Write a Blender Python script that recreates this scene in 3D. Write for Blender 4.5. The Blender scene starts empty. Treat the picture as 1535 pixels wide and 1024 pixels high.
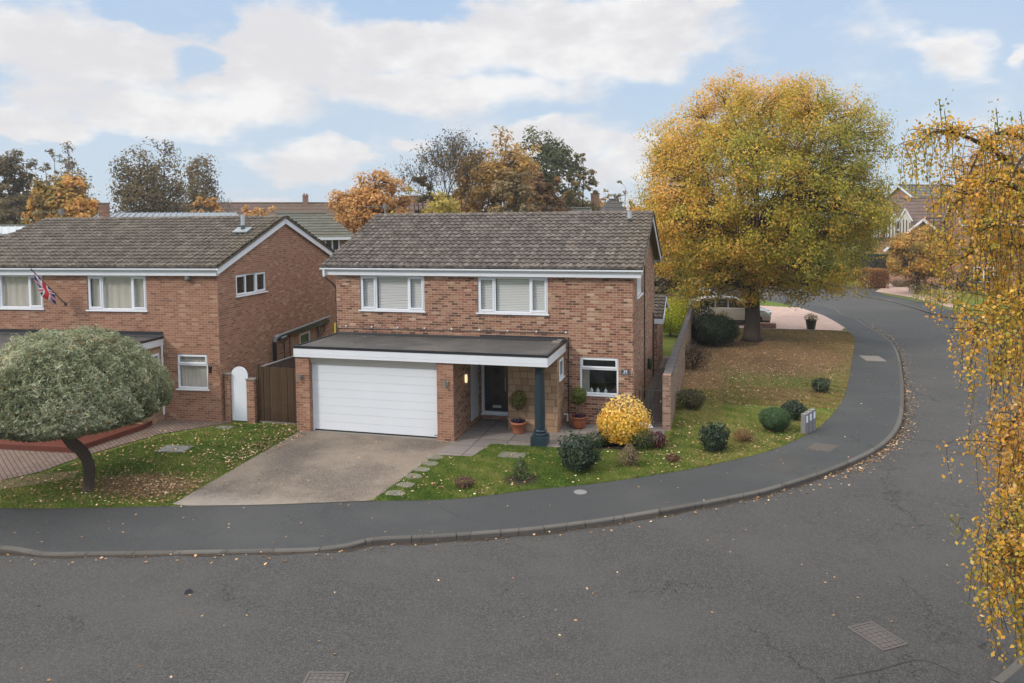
import bpy, bmesh, math, random
import numpy as np
from mathutils import Vector, Matrix
R = math.radians
random.seed(7); rng = np.random.default_rng(7)
scene = bpy.context.scene
col = scene.collection

# ------------------------------------------------------------------ camera
CAM = np.array([2.277, -22.618, 6.274]); FPX = 1124.11; CY = 393.64
_y, _p, _r = np.radians([-14.951, 3.103, -.516])
FWD = np.array([np.sin(_y)*np.cos(_p), np.cos(_y)*np.cos(_p), -np.sin(_p)])
_rt = np.array([np.cos(_y), -np.sin(_y), 0]); _up = np.cross(_rt, FWD)
RT = _rt*np.cos(_r)+_up*np.sin(_r); UP = -_rt*np.sin(_r)+_up*np.cos(_r)
def ray(u, v): return FWD+RT*(u-767.5)/FPX-UP*(v-CY)/FPX
def G(u, v, z=0.0):
    d = ray(u, v); p = CAM+d*(z-CAM[2])/d[2]; return Vector((p[0], p[1], z))
def G2(u, v, z=0.0): p = G(u, v, z); return (p.x, p.y)
def at(u, v, depth): return Vector(CAM+ray(u, v)*depth)
cd = bpy.data.cameras.new('camera'); cam = bpy.data.objects.new('camera', cd); col.objects.link(cam)
cd.sensor_fit = 'HORIZONTAL'; cd.sensor_width = 36; cd.lens = 36*FPX/1535
cd.shift_x = 0; cd.shift_y = -(512-CY)/1535
cd.clip_end = 3000; cd.clip_start = .1
m = Matrix(((RT[0], UP[0], -FWD[0], CAM[0]), (RT[1], UP[1], -FWD[1], CAM[1]), (RT[2], UP[2], -FWD[2], CAM[2]), (0, 0, 0, 1)))
cam.matrix_world = m
scene.camera = cam

# ------------------------------------------------------------------ node helper
class NT:
    def __init__(s, name, world=False):
        if world:
            s.m = bpy.data.worlds.new(name)
        else:
            s.m = bpy.data.materials.new(name)
        s.m.use_nodes = True; s.t = s.m.node_tree; s.t.nodes.clear()
    def n(s, ty, **kw):
        x = s.t.nodes.new(ty)
        for k, v in kw.items():
            if k.startswith('i_'):
                key = k[2:]; key = int(key) if key.isdigit() else key.replace('_', ' ')
                s.put(v, x.inputs[key])
            else: setattr(x, k, v)
        return x
    def put(s, v, sock):
        if isinstance(v, bpy.types.NodeSocket): s.t.links.new(v, sock)
        elif isinstance(v, bpy.types.Node): s.t.links.new(v.outputs[0], sock)
        else:
            if hasattr(sock.default_value, '__len__') and not hasattr(v, '__len__'): v = [v]*len(sock.default_value)
            if hasattr(v, '__len__') and len(v) == 3 and len(sock.default_value) == 4: v = (*v, 1)
            sock.default_value = v
    def M(s, op, a, b=None, c=None, clamp=False):
        x = s.t.nodes.new('ShaderNodeMath'); x.operation = op; x.use_clamp = clamp
        s.put(a, x.inputs[0])
        if b is not None: s.put(b, x.inputs[1])
        if c is not None: s.put(c, x.inputs[2])
        return x.outputs[0]
    def mix(s, f, a, b, mode='MIX'):
        x = s.t.nodes.new('ShaderNodeMix'); x.data_type = 'RGBA'; x.blend_type = mode; x.clamp_factor = True
        s.put(f, x.inputs[0]); s.put(a, x.inputs[6]); s.put(b, x.inputs[7]); return x.outputs[2]
    def ramp(s, f, stops, interp='LINEAR'):
        x = s.t.nodes.new('ShaderNodeValToRGB'); s.put(f, x.inputs[0]); cr = x.color_ramp; cr.interpolation = interp
        while len(cr.elements) < len(stops): cr.elements.new(.5)
        for e, (p, c) in zip(cr.elements, stops):
            e.position = p; e.color = (*c, 1) if hasattr(c, '__len__') else (c, c, c, 1)
        return x.outputs[0]
    def noise(s, vec, scale, detail=4, rough=.55, dim='3D', out=0):
        x = s.t.nodes.new('ShaderNodeTexNoise'); x.noise_dimensions = dim
        if vec is not None: s.put(vec, x.inputs['Vector'])
        x.inputs['Scale'].default_value = scale; x.inputs['Detail'].default_value = detail; x.inputs['Roughness'].default_value = rough
        return x.outputs[out]
    def sstep(s, x, a, b):
        n = s.t.nodes.new('ShaderNodeMapRange'); n.interpolation_type = 'SMOOTHSTEP'
        s.put(x, n.inputs[0]); n.inputs[1].default_value = a; n.inputs[2].default_value = b
        return n.outputs[0]
    def comb(s, x, y, z=0.0):
        n = s.t.nodes.new('ShaderNodeCombineXYZ'); s.put(x, n.inputs[0]); s.put(y, n.inputs[1]); s.put(z, n.inputs[2]); return n.outputs[0]
    def sep(s, v):
        n = s.t.nodes.new('ShaderNodeSeparateXYZ'); s.put(v, n.inputs[0]); return n.outputs
    def wn(s, v):
        n = s.t.nodes.new('ShaderNodeTexWhiteNoise'); n.noise_dimensions = '3D'; s.put(v, n.inputs[0]); return n.outputs[0]
    def bsdf(s, colr, rough=.8, bump=None, bstr=.3, bdist=.01, spec=.3, metal=0.0, **kw):
        b = s.t.nodes.new('ShaderNodeBsdfPrincipled')
        s.put(colr, b.inputs['Base Color']); s.put(rough, b.inputs['Roughness']); b.inputs['Metallic'].default_value = metal
        b.inputs['Specular IOR Level'].default_value = spec
        for k, v in kw.items(): s.put(v, b.inputs[k.replace('_', ' ')])
        if bump is not None:
            q = s.t.nodes.new('ShaderNodeBump'); q.inputs['Strength'].default_value = bstr; q.inputs['Distance'].default_value = bdist
            s.put(bump, q.inputs['Height']); s.put(q.outputs[0], b.inputs['Normal'])
        return b
    def out(s, sh):
        o = s.t.nodes.new('ShaderNodeOutputMaterial'); s.put(sh, o.inputs[0]); return s.m
def coords(t):
    tc = t.n('ShaderNodeTexCoord'); return tc.outputs['Object'], tc.outputs['Normal']

def mat_plain(name, c, rough=.6, spec=.3, metal=0.0, var=.12, nscale=6, bstr=.1, bscale=60):
    t = NT(name); o, _ = coords(t)
    f = t.noise(o, nscale, 5)
    cc = t.mix(f, tuple(x*(1-var) for x in c), tuple(min(1, x*(1+var)) for x in c))
    return t.out(t.bsdf(cc, rough, t.noise(o, bscale, 3), bstr, .004, spec, metal))

def mat_brick(name, stops, mortar, ch=.075, cl=.225, mt=.011, bump=.5, vary=False, offset=.5, tint=(1, 1, 1)):
    t = NT(name); o, nrm = coords(t)
    x, y, z = t.sep(o); nx, ny, nz = t.sep(nrm)
    side = t.M('GREATER_THAN', t.M('ABSOLUTE', nx), .7)
    u = t.M('ADD', t.M('MULTIPLY', x, t.M('SUBTRACT', 1.0, side)), t.M('MULTIPLY', y, side))
    flat = t.M('GREATER_THAN', t.M('ABSOLUTE', nz), .8)
    v = t.M('ADD', t.M('MULTIPLY', z, t.M('SUBTRACT', 1.0, flat)), t.M('MULTIPLY', y, flat))
    v = t.M('ADD', v, 20.0); u = t.M('ADD', u, 50.0)
    rv = t.M('DIVIDE', v, ch); row = t.M('FLOOR', rv)
    rr = t.wn(t.comb(row, 3.3, side))
    if vary:
        L = t.M('ADD', cl*.55, t.M('MULTIPLY', rr, cl*.9)); uu = t.M('ADD', t.M('DIVIDE', u, L), t.M('MULTIPLY', rr, 7.0))
    else:
        L = cl; uu = t.M('ADD', t.M('DIVIDE', u, L), t.M('MULTIPLY', t.M('MODULO', row, 2.0), offset))
    colm = t.M('FLOOR', uu)
    fu = t.M('MULTIPLY', t.M('FRACT', uu), L); fv = t.M('MULTIPLY', t.M('FRACT', rv), ch)
    du = t.M('MINIMUM', fu, t.M('SUBTRACT', L, fu)); dv = t.M('MINIMUM', fv, t.M('SUBTRACT', ch, fv))
    dist = t.M('MINIMUM', du, dv)
    dist = t.M('ADD', dist, t.M('MULTIPLY', t.M('SUBTRACT', t.noise(o, 45, 2), .5), .006))
    mask = t.sstep(dist, mt*.32, mt*.75)
    idv = t.comb(colm, row, side)
    r1 = t.wn(idv)
    big = t.noise(o, .55, 3)
    r1 = t.M('ADD', r1, t.M('MULTIPLY', t.M('SUBTRACT', big, .5), .5), clamp=True)
    c = t.ramp(r1, stops)
    mott = t.noise(o, 22, 4, .7)
    c = t.mix(t.M('MULTIPLY', mott, .32), c, tuple(a*.78 for a in stops[len(stops)//2][1]))
    c = t.mix(mask, mortar, c)
    # weathering stains
    w = t.noise(t.comb(t.M('MULTIPLY', u, 1.0), t.M('MULTIPLY', v, .35), side), .9, 5, .6)
    c = t.mix(t.M('MULTIPLY', t.sstep(w, .5, .8), .25), c, (.10, .075, .06))
    c = t.mix(1.0, c, tint, 'MULTIPLY')
    return t.out(t.bsdf(c, .9, t.M('ADD', mask, t.M('MULTIPLY', mott, .5)), bump, .006, .2))

BST = [(0.0, (.060, .028, .022)), (.11, (.10, .044, .032)), (.20, (.21, .088, .060)), (.42, (.31, .125, .088)), (.55, (.32, .155, .10)), (.75, (.37, .205, .14)), (.93, (.43, .27, .19)), (1.0, (.58, .42, .32))]
def calm(st, k, m=(.30, .155, .10)): return [(p, tuple(a*(1-k)+b*k for a, b in zip(c, m))) for p, c in st]
M_BRICK = mat_brick('red_multi_brick', calm([(p, (c[0]*.93, c[1]*.93, c[2]*.88)) for p, c in BST], .12), (.47, .34, .26))
M_BRICKL = mat_brick('orange_multi_brick', calm([(max(0, p-.07) if 0 < p < .5 else p, (c[0]*.84+.04, c[1]*.78+.024, c[2]*.72+.018)) for p, c in BST], .38, (.29, .152, .098)), (.40, .27, .195))
M_BRICKSIDE = M_BRICK
M_BRICKOLD = mat_brick('old_wall_brick', [(0, (.12, .075, .06)), (.3, (.2, .125, .09)), (.7, (.27, .17, .12)), (1, (.33, .22, .16))], (.30, .25, .19))
M_BRICKPIER = mat_brick('weathered_pier_brick', [(0, (.15, .085, .065)), (.3, (.24, .14, .105)), (.7, (.31, .19, .145)), (1, (.38, .26, .20))], (.36, .27, .21))
M_STONE = mat_brick('tan_reconstructed_stone', [(0, (.27, .165, .095)), (.5, (.37, .235, .145)), (1, (.46, .31, .20))], (.19, .12, .075), ch=.2, cl=.38, mt=.016, bump=.9, vary=True)

def mat_tiles(name, ca, cb, cc, course, run=1.0, tw=.30):
    t = NT(name); o, _ = coords(t); x, y, z = t.sep(o)
    row = t.M('FLOOR', t.M('DIVIDE', t.M('ADD', z, 20.03), course)); cm = t.M('FLOOR', t.M('DIVIDE', t.M('ADD', x, 50.0), tw))
    r1 = t.wn(t.comb(cm, row, 0.0))
    n1 = t.noise(o, 2.0, 5, .6); n2 = t.noise(o, 17, 4, .85)
    f = t.M('ADD', t.M('MULTIPLY', r1, .30), t.M('ADD', t.M('MULTIPLY', n2, 1.5), -.40))
    c = t.ramp(f, [(.25, ca), (.6, cb), (.9, cc)])
    lich = t.sstep(t.M('ADD', t.noise(o, 9, 5, .8), t.M('MULTIPLY', n1, .35)), .78, .95)
    c = t.mix(t.M('MULTIPLY', lich, .55), c, (.42, .37, .29))
    moss = t.sstep(t.M('ADD', t.noise(o, 14, 4, .8), t.M('ADD', t.M('MULTIPLY', n1, .3), t.M('MULTIPLY', t.sstep(x, -1.5, .2), .16))), .74, .86)
    c = t.mix(t.M('MULTIPLY', moss, .5), c, (.10, .075, .035))
    return t.out(t.bsdf(c, .92, n2, .6, .012, .15))
M_TILE = mat_tiles('weathered_concrete_tiles', (.064, .053, .047), (.142, .117, .102), (.31, .265, .225), .108, tw=.15)
M_TILEL = mat_tiles('olive_brown_concrete_tiles', (.068, .056, .047), (.140, .116, .096), (.28, .24, .195), .108, tw=.15)
M_TILEFAR = mat_tiles('plain_red_brown_tiles', (.10, .065, .055), (.15, .10, .085), (.2, .14, .115), .1)
M_TILEGREY = mat_tiles('grey_green_tiles', (.085, .088, .078), (.135, .138, .122), (.19, .19, .168), .1)
M_TILEDARK = mat_tiles('dark_slate_tiles', (.06, .055, .06), (.09, .085, .09), (.14, .13, .13), .1)
M_TILEPURPLE = mat_tiles('mauve_brown_tiles', (.11, .07, .07), (.15, .10, .095), (.2, .135, .125), .1)

M_WHITE = mat_plain('white_upvc', (.74, .76, .80), .35, .5, var=.03, bstr=.02)
M_FASCIA = mat_plain('white_painted_board', (.70, .71, .74), .5, .4, var=.07, nscale=2, bstr=.06)
M_SOFFIT = mat_plain('grey_white_board', (.50, .49, .46), .7, .3, var=.06)
M_BLACK = mat_plain('black_trim', (.018, .018, .021), .45, .4)
M_BLACKPIPE = mat_plain('black_plastic_pipe', (.02, .02, .022), .35, .5)
M_GREYMETAL = mat_plain('grey_metal', (.20, .215, .23), .6, .4)
M_HANDLE = mat_plain('satin_handle', (.55, .55, .55), .35, .5)
M_STEEL = mat_plain('brushed_steel', (.6, .6, .6), .3, .5, .9)
M_LEADGREY = mat_plain('pale_grey_flue', (.24, .26, .275), .5, .4)
M_TEAL = mat_plain('dark_teal_paint', (.017, .034, .046), .38, .45, var=.2, bstr=.25, bscale=30)
M_DOORBLK = mat_plain('black_door', (.012, .013, .016), .3, .5, var=.05)
M_TERRA = mat_plain('terracotta', (.36, .125, .06), .65, .3, var=.2, nscale=9)
M_TERRAG = mat_plain('glazed_terracotta', (.30, .085, .035), .35, .45, var=.25, nscale=9)
M_SOIL = mat_plain('potting_soil', (.035, .025, .02), .95, .1, var=.4, nscale=30, bstr=.8)
M_CONC = mat_plain('weathered_concrete', (.19, .185, .178), .9, .2, var=.2, nscale=9, bstr=.4)
M_POST = mat_plain('grey_post_concrete', (.20, .19, .185), .9, .2, var=.15, nscale=9, bstr=.4)
M_CONCW = mat_plain('buff_concrete', (.20, .175, .15), .9, .2, var=.18, nscale=8, bstr=.4)
M_IRON = mat_plain('cast_iron_cover', (.095, .080, .074), .7, .4, var=.25, nscale=12, bstr=.5)
M_COPING = mat_plain('dark_brick_coping', (.10, .09, .09), .85, .2, var=.35, nscale=7, bstr=.6)
M_COPINGL = mat_plain('buff_coping', (.30, .23, .18), .9, .2, var=.3, nscale=7, bstr=.6)
M_REDPAINT = mat_plain('red_painted_step', (.12, .034, .022), .7, .3, var=.25, nscale=3)
M_LABEL = mat_plain('white_plate', (.75, .77, .82), .5, .4, var=.03)
M_DARKROOM = mat_plain('dark_room', (.10, .095, .09), .9, .1, var=.2)
M_CURTAIN = mat_plain('beige_curtain', (.50, .46, .41), .9, .1, var=.06)
M_YELLOW = mat_plain('yellow_pipe', (.55, .45, .05), .5, .3)
M_BLUESIGN = mat_plain('slate_sign', (.05, .07, .09), .4, .4)
M_PLASTICBAG = mat_plain('white_plastic_sheet', (.62, .68, .78), .35, .5, var=.15, nscale=10)
M_BROWNPIPE = mat_plain('brown_pipe', (.07, .04, .032), .6, .3)
def mat_birch():
    t = NT('birch_bark'); o, _ = coords(t); x, y, z = t.sep(o)
    n = t.noise(t.comb(t.M('MULTIPLY', x, 3.0), t.M('MULTIPLY', y, 3.0), t.M('MULTIPLY', z, 9.0)), 2.0, 5, .7)
    c = t.mix(t.sstep(n, .5, .62), (.42, .38, .33), (.05, .04, .035))
    return t.out(t.bsdf(c, .85, n, .5, .01, .2))
M_BIRCH = mat_birch()
M_TYRE = mat_plain('rubber', (.02, .02, .02), .8, .2)
M_BARK = mat_plain('grey_brown_bark', (.075, .055, .042), .95, .1, var=.45, nscale=9, bstr=1, bscale=18)
M_BARKD = mat_plain('dark_bark', (.075, .056, .043), .95, .1, var=.45, nscale=14, bstr=1, bscale=25)
M_BARKP = mat_plain('pale_twig', (.16, .12, .10), .95, .1, var=.3, nscale=14, bstr=.5)

def mat_slats():
    t = NT('white_venetian_slat'); o, _ = coords(t)
    return t.out(t.bsdf((.62, .61, .60), .6))
M_SLAT = mat_slats()
def mat_glass(name, tint=(.9, .93, .93), tr=.8):
    t = NT(name)
    lw = t.n('ShaderNodeLayerWeight', i_Blend=.5)
    gl = t.n('ShaderNodeBsdfGlossy', i_Color=(.9, .93, .97), i_Roughness=.02)
    tp = t.n('ShaderNodeBsdfTransparent', i_Color=tint)
    f = t.M('ADD', t.M('MULTIPLY', t.M('POWER', lw.outputs[1], 5.0), .9), 1-tr-.04, clamp=True)
    ms = t.n('ShaderNodeMixShader'); t.put(f, ms.inputs[0]); t.put(tp, ms.inputs[1]); t.put(gl, ms.inputs[2])
    return t.out(ms)
M_GLASS = mat_glass('window_glass', (.97, .97, .97), .86)
M_GLASSDK = mat_glass('kitchen_glass', (.80, .83, .82), .88)
M_GLASSCL = mat_glass('clear_glass', (.97, .97, .97), .86)
M_CARGLASS = mat_plain('tinted_car_glass', (.02, .024, .028), .08, .6, var=.02, bstr=0)
def mat_emit(name, c, s):
    t = NT(name); e = t.n('ShaderNodeEmission', i_Color=c, i_Strength=s); return t.out(e)
M_LAMP = mat_emit('lit_lamp', (1, .66, .34), 1.6)

def mat_garage():
    t = NT('white_sectional_door'); o, _ = coords(t); x, y, z = t.sep(o)
    w = t.noise(t.comb(t.M('MULTIPLY', x, 3.0), y, t.M('MULTIPLY', z, 40.0)), 3, 4, .7)
    c = t.mix(t.noise(o, 1.2, 3), (.66, .68, .71), (.72, .74, .77))
    return t.out(t.bsdf(c, .42, w, .12, .003, .4))
M_GARAGE = mat_garage()

def mat_felt(name, a, b):
    t = NT(name); o, _ = coords(t); x, y, z = t.sep(o)
    n1 = t.noise(o, .8, 6, .6); n2 = t.noise(o, 60, 2)
    c = t.mix(t.sstep(n1, .35, .7), a, b)
    seam = t.M('LESS_THAN', t.M('ABSOLUTE', t.M('SUBTRACT', t.M('FRACT', t.M('DIVIDE', t.M('ADD', x, 50.3), 1.9)), .5)), .006)
    c = t.mix(t.M('MULTIPLY', seam, .6), c, (.03, .03, .03))
    pud = t.sstep(t.noise(t.comb(t.M('MULTIPLY', x, .5), t.M('MULTIPLY', y, 1.5), 0.0), .9, 4), .58, .66)
    c = t.mix(t.M('MULTIPLY', pud, .4), c, (.13, .105, .085))
    return t.out(t.bsdf(c, .85, n2, .3, .004, .25))
M_FELT = mat_felt('grey_roof_felt', (.058, .054, .052), (.092, .084, .078))

def mat_wood(name, a, b, plank=.12, axis='x'):
    t = NT(name); o, _ = coords(t); x, y, z = t.sep(o)
    u = x if axis == 'x' else y
    pid = t.M('FLOOR', t.M('DIVIDE', t.M('ADD', u, 40.0), plank)); fr = t.M('FRACT', t.M('DIVIDE', t.M('ADD', u, 40.0), plank))
    r = t.wn(t.comb(pid, 1.0, 2.0))
    g = t.noise(t.comb(t.M('MULTIPLY', x, 25.0), t.M('MULTIPLY', y, 25.0), t.M('MULTIPLY', z, 1.5)), 1.0, 5, .7)
    c = t.mix(t.M('ADD', t.M('MULTIPLY', g, .7), t.M('MULTIPLY', r, .4)), a, b)
    gap = t.M('LESS_THAN', fr, .06)
    c = t.mix(t.M('MULTIPLY', gap, .8), c, tuple(q*.25 for q in a))
    damp = t.sstep(t.M('ADD', t.noise(o, 3, 3), t.M('MULTIPLY', z, -.5)), .1, .5)
    c = t.mix(t.M('MULTIPLY', damp, .35), c, tuple(q*.4 for q in a))
    return t.out(t.bsdf(c, .85, g, .4, .006, .2))
M_WOOD = mat_wood('brown_stained_boards', (.040, .022, .012), (.105, .062, .034))
M_WOODFAR = mat_wood('weathered_fence_boards', (.09, .06, .04), (.16, .11, .08))
M_GATEW = mat_plain('white_painted_timber', (.70, .73, .78), .55, .3, var=.06, nscale=3)

def mat_asphalt(name, base, spk, patchc, sc=1.0, crack=.5, gr=.34):
    t = NT(name); o, _ = coords(t)
    n1 = t.noise(o, 24*sc, 4, .95); n2 = t.noise(o, .35, 5, .6); n3 = t.noise(o, 2.3, 5, .65); n4 = t.noise(o, 48*sc, 2, .6)
    c = t.mix(t.sstep(n1, .44, .60), tuple(x*(1-gr) for x in base), tuple(x*(1+gr*.8) for x in base))
    c = t.mix(t.M('MULTIPLY', t.sstep(n4, .56, .68), gr*1.2), c, spk)
    tr = t.noise(t.comb(t.M('MULTIPLY', t.sep(o)[0], .25), t.M('MULTIPLY', t.sep(o)[1], 1.1), 3.0), .8, 4, .55)
    c = t.mix(t.M('MULTIPLY', t.sstep(tr, .45, .7), .22), c, tuple(x*1.35 for x in base))
    c = t.mix(t.M('MULTIPLY', t.sstep(n2, .42, .68), .5), c, patchc)
    c = t.mix(t.M('MULTIPLY', t.sstep(n3, .5, .8), .3), c, tuple(x*.6 for x in base))
    vo = t.n('ShaderNodeTexVoronoi', feature='DISTANCE_TO_EDGE', i_Scale=.23)
    wv = t.n('ShaderNodeVectorMath', operation='ADD'); t.put(o, wv.inputs[0])
    wm = t.n('ShaderNodeVectorMath', operation='SCALE'); t.put(t.noise(o, 1.3, 5, .7, out=1), wm.inputs[0]); wm.inputs['Scale'].default_value = 1.6
    t.put(wm.outputs[0], wv.inputs[1]); t.put(wv.outputs[0], vo.inputs['Vector'])
    ck = t.M('MULTIPLY', t.M('LESS_THAN', vo.outputs[0], .0035), t.sstep(t.noise(o, .22, 2), .5, .6))
    c = t.mix(t.M('MULTIPLY', ck, crack), c, (.018, .018, .018))
    return t.out(t.bsdf(c, .88, t.M('SUBTRACT', n1, ck), .6, .008, .25))
M_ROAD = mat_asphalt('road_asphalt', (.063, .059, .056), (.19, .18, .17), (.080, .075, .070), 1.0, .8)
M_PAVE = mat_asphalt('pavement_asphalt', (.053, .053, .053), (.10, .10, .10), (.074, .072, .069), 1.3, .6, .26)
M_PATCH = mat_asphalt('patched_asphalt', (.095, .078, .068), (.15, .13, .12), (.10, .085, .075), 1.3, 0)

def mat_drive():
    t = NT('worn_concrete_driveway'); o, _ = coords(t); x, y, z = t.sep(o)
    n1 = t.noise(o, .55, 6, .6); n2 = t.noise(o, 30, 4, .95); n3 = t.noise(o, 3.5, 5, .7)
    c = t.mix(t.sstep(n1, .38, .62), (.095, .074, .060), (.185, .142, .108))
    c = t.mix(t.M('MULTIPLY', t.sstep(n2, .46, .60), .5), c, (.33, .28, .235))
    c = t.mix(t.M('MULTIPLY', t.sstep(n3, .5, .75), .35), c, (.09, .075, .065))
    j1 = t.M('LESS_THAN', t.M('ABSOLUTE', t.M('SUBTRACT', y, -5.6)), .012)
    edge = t.sstep(t.M('ADD', t.M('MULTIPLY', y, -1.0), t.M('MULTIPLY', n3, 1.6)), 8.2, 9.2)
    c = t.mix(t.M('MULTIPLY', edge, .32), c, (.40, .35, .31))
    return t.out(t.bsdf(c, .92, t.M('ADD', n2, n3), .7, .01, .2))
M_DRIVE = mat_drive()

def mat_slabs(name, a, b, joint, w, h, jt=.012, rot=0.0, off=0.0, bst=.4):
    t = NT(name); o, _ = coords(t)
    if rot:
        vr = t.n('ShaderNodeVectorRotate', rotation_type='Z_AXIS', i_Angle=rot); t.put(o, vr.inputs[0]); o2 = vr.outputs[0]
    else: o2 = o
    x, y, z = t.sep(o2)
    ry = t.M('DIVIDE', t.M('ADD', y, 50.17), h); row = t.M('FLOOR', ry)
    rx = t.M('ADD', t.M('DIVIDE', t.M('ADD', x, 50.1), w), t.M('MULTIPLY', t.M('MODULO', row, 2.0), off)); cc = t.M('FLOOR', rx)
    fx = t.M('MULTIPLY', t.M('FRACT', rx), w); fy = t.M('MULTIPLY', t.M('FRACT', ry), h)
    d = t.M('MINIMUM', t.M('MINIMUM', fx, t.M('SUBTRACT', w, fx)), t.M('MINIMUM', fy, t.M('SUBTRACT', h, fy)))
    mask = t.sstep(d, jt*.3, jt)
    r = t.wn(t.comb(cc, row, 4.0)); n = t.noise(o, 4, 5, .65); n2 = t.noise(o, 50, 2)
    c = t.mix(t.M('ADD', t.M('MULTIPLY', r, .6), t.M('MULTIPLY', n, .5)), a, b)
    c = t.mix(t.M('MULTIPLY', n2, .3), c, tuple(q*.7 for q in a))
    c = t.mix(mask, joint, c)
    return t.out(t.bsdf(c, .9, t.M('ADD', mask, t.M('MULTIPLY', n2, .4)), bst, .006, .2))
M_SLABS = mat_slabs('concrete_paving_slabs', (.15, .13, .12), (.26, .22, .20), (.07, .055, .045), .9, .75, .02)
M_BLOCK = mat_slabs('block_paving', (.155, .105, .085), (.24, .175, .145), (.055, .045, .035), .22, .11, .014, rot=.6, off=.5)
M_PINK = mat_slabs('pink_block_paving', (.40, .27, .22), (.52, .37, .31), (.3, .21, .17), .4, .25, .02, off=.5)
M_PATHD = mat_slabs('dark_damp_path', (.07, .058, .05), (.12, .10, .085), (.03, .025, .02), .6, .6, .02)

def mat_lawn(name, kind):
    t = NT(name); o, _ = coords(t); x, y, z = t.sep(o)
    n1 = t.noise(o, 1.1, 6, .65); n2 = t.noise(o, 30, 4, .9); n3 = t.noise(o, .45, 4, .6)
    g = t.mix(n2, (.05, .085, .012), (.135, .19, .030))
    yel = t.mix(n2, (.11, .10, .025), (.19, .165, .055))
    c = t.mix(t.sstep(n1, .48, .66), g, yel)
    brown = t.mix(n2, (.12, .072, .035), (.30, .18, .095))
    def blob(cx, cy, rx, ry, soft=.5):
        d = t.M('SQRT', t.M('ADD', t.M('POWER', t.M('DIVIDE', t.M('SUBTRACT', x, cx), rx), 2.0), t.M('POWER', t.M('DIVIDE', t.M('SUBTRACT', y, cy), ry), 2.0)))
        d = t.M('ADD', d, t.M('MULTIPLY', t.M('SUBTRACT', n1, .5), 1.6))
        return t.sstep(d, 1.15, 1.15-soft)
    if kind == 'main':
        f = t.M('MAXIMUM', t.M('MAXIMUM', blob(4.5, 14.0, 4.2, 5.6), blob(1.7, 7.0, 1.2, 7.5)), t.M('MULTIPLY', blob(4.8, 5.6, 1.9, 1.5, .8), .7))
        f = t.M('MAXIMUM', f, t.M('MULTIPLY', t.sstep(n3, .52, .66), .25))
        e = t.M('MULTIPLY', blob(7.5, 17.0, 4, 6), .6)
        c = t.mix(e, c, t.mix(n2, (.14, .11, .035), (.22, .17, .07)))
    elif kind == 'left':
        f = t.M('MAXIMUM', blob(-10.9, -7.7, 1.7, 1.0, .6), blob(-13.6, -8.0, 1.6, .45, .4))
    else:
        f = t.M('MULTIPLY', t.sstep(n3, .45, .6), .3)
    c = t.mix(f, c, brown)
    return t.out(t.bsdf(c, .95, n2, .9, .03, .1))
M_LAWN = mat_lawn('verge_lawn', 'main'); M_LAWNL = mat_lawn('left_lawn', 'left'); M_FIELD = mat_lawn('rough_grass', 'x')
M_DIRT = mat_plain('bare_dirt', (.24, .165, .115), .95, .1, var=.3, nscale=5, bstr=.8, bscale=25)

def mat_leaf(name, trans=.3, rough=.55):
    t = NT(name); a = t.n('ShaderNodeAttribute', attribute_name='Col')
    b = t.bsdf(a.outputs['Color'], rough, spec=.3)
    tr = t.n('ShaderNodeBsdfTranslucent'); t.put(a.outputs['Color'], tr.inputs[0])
    ms = t.n('ShaderNodeMixShader', i_0=trans); t.put(b.outputs[0], ms.inputs[1]); t.put(tr.outputs[0], ms.inputs[2])
    return t.out(ms)
M_LEAF = mat_leaf('leaf_foliage', .45); M_LEAFDRY = mat_leaf('dry_leaf', .1, .8)
M_GRASS = mat_leaf('grass_blade', .25, .7)

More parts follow.
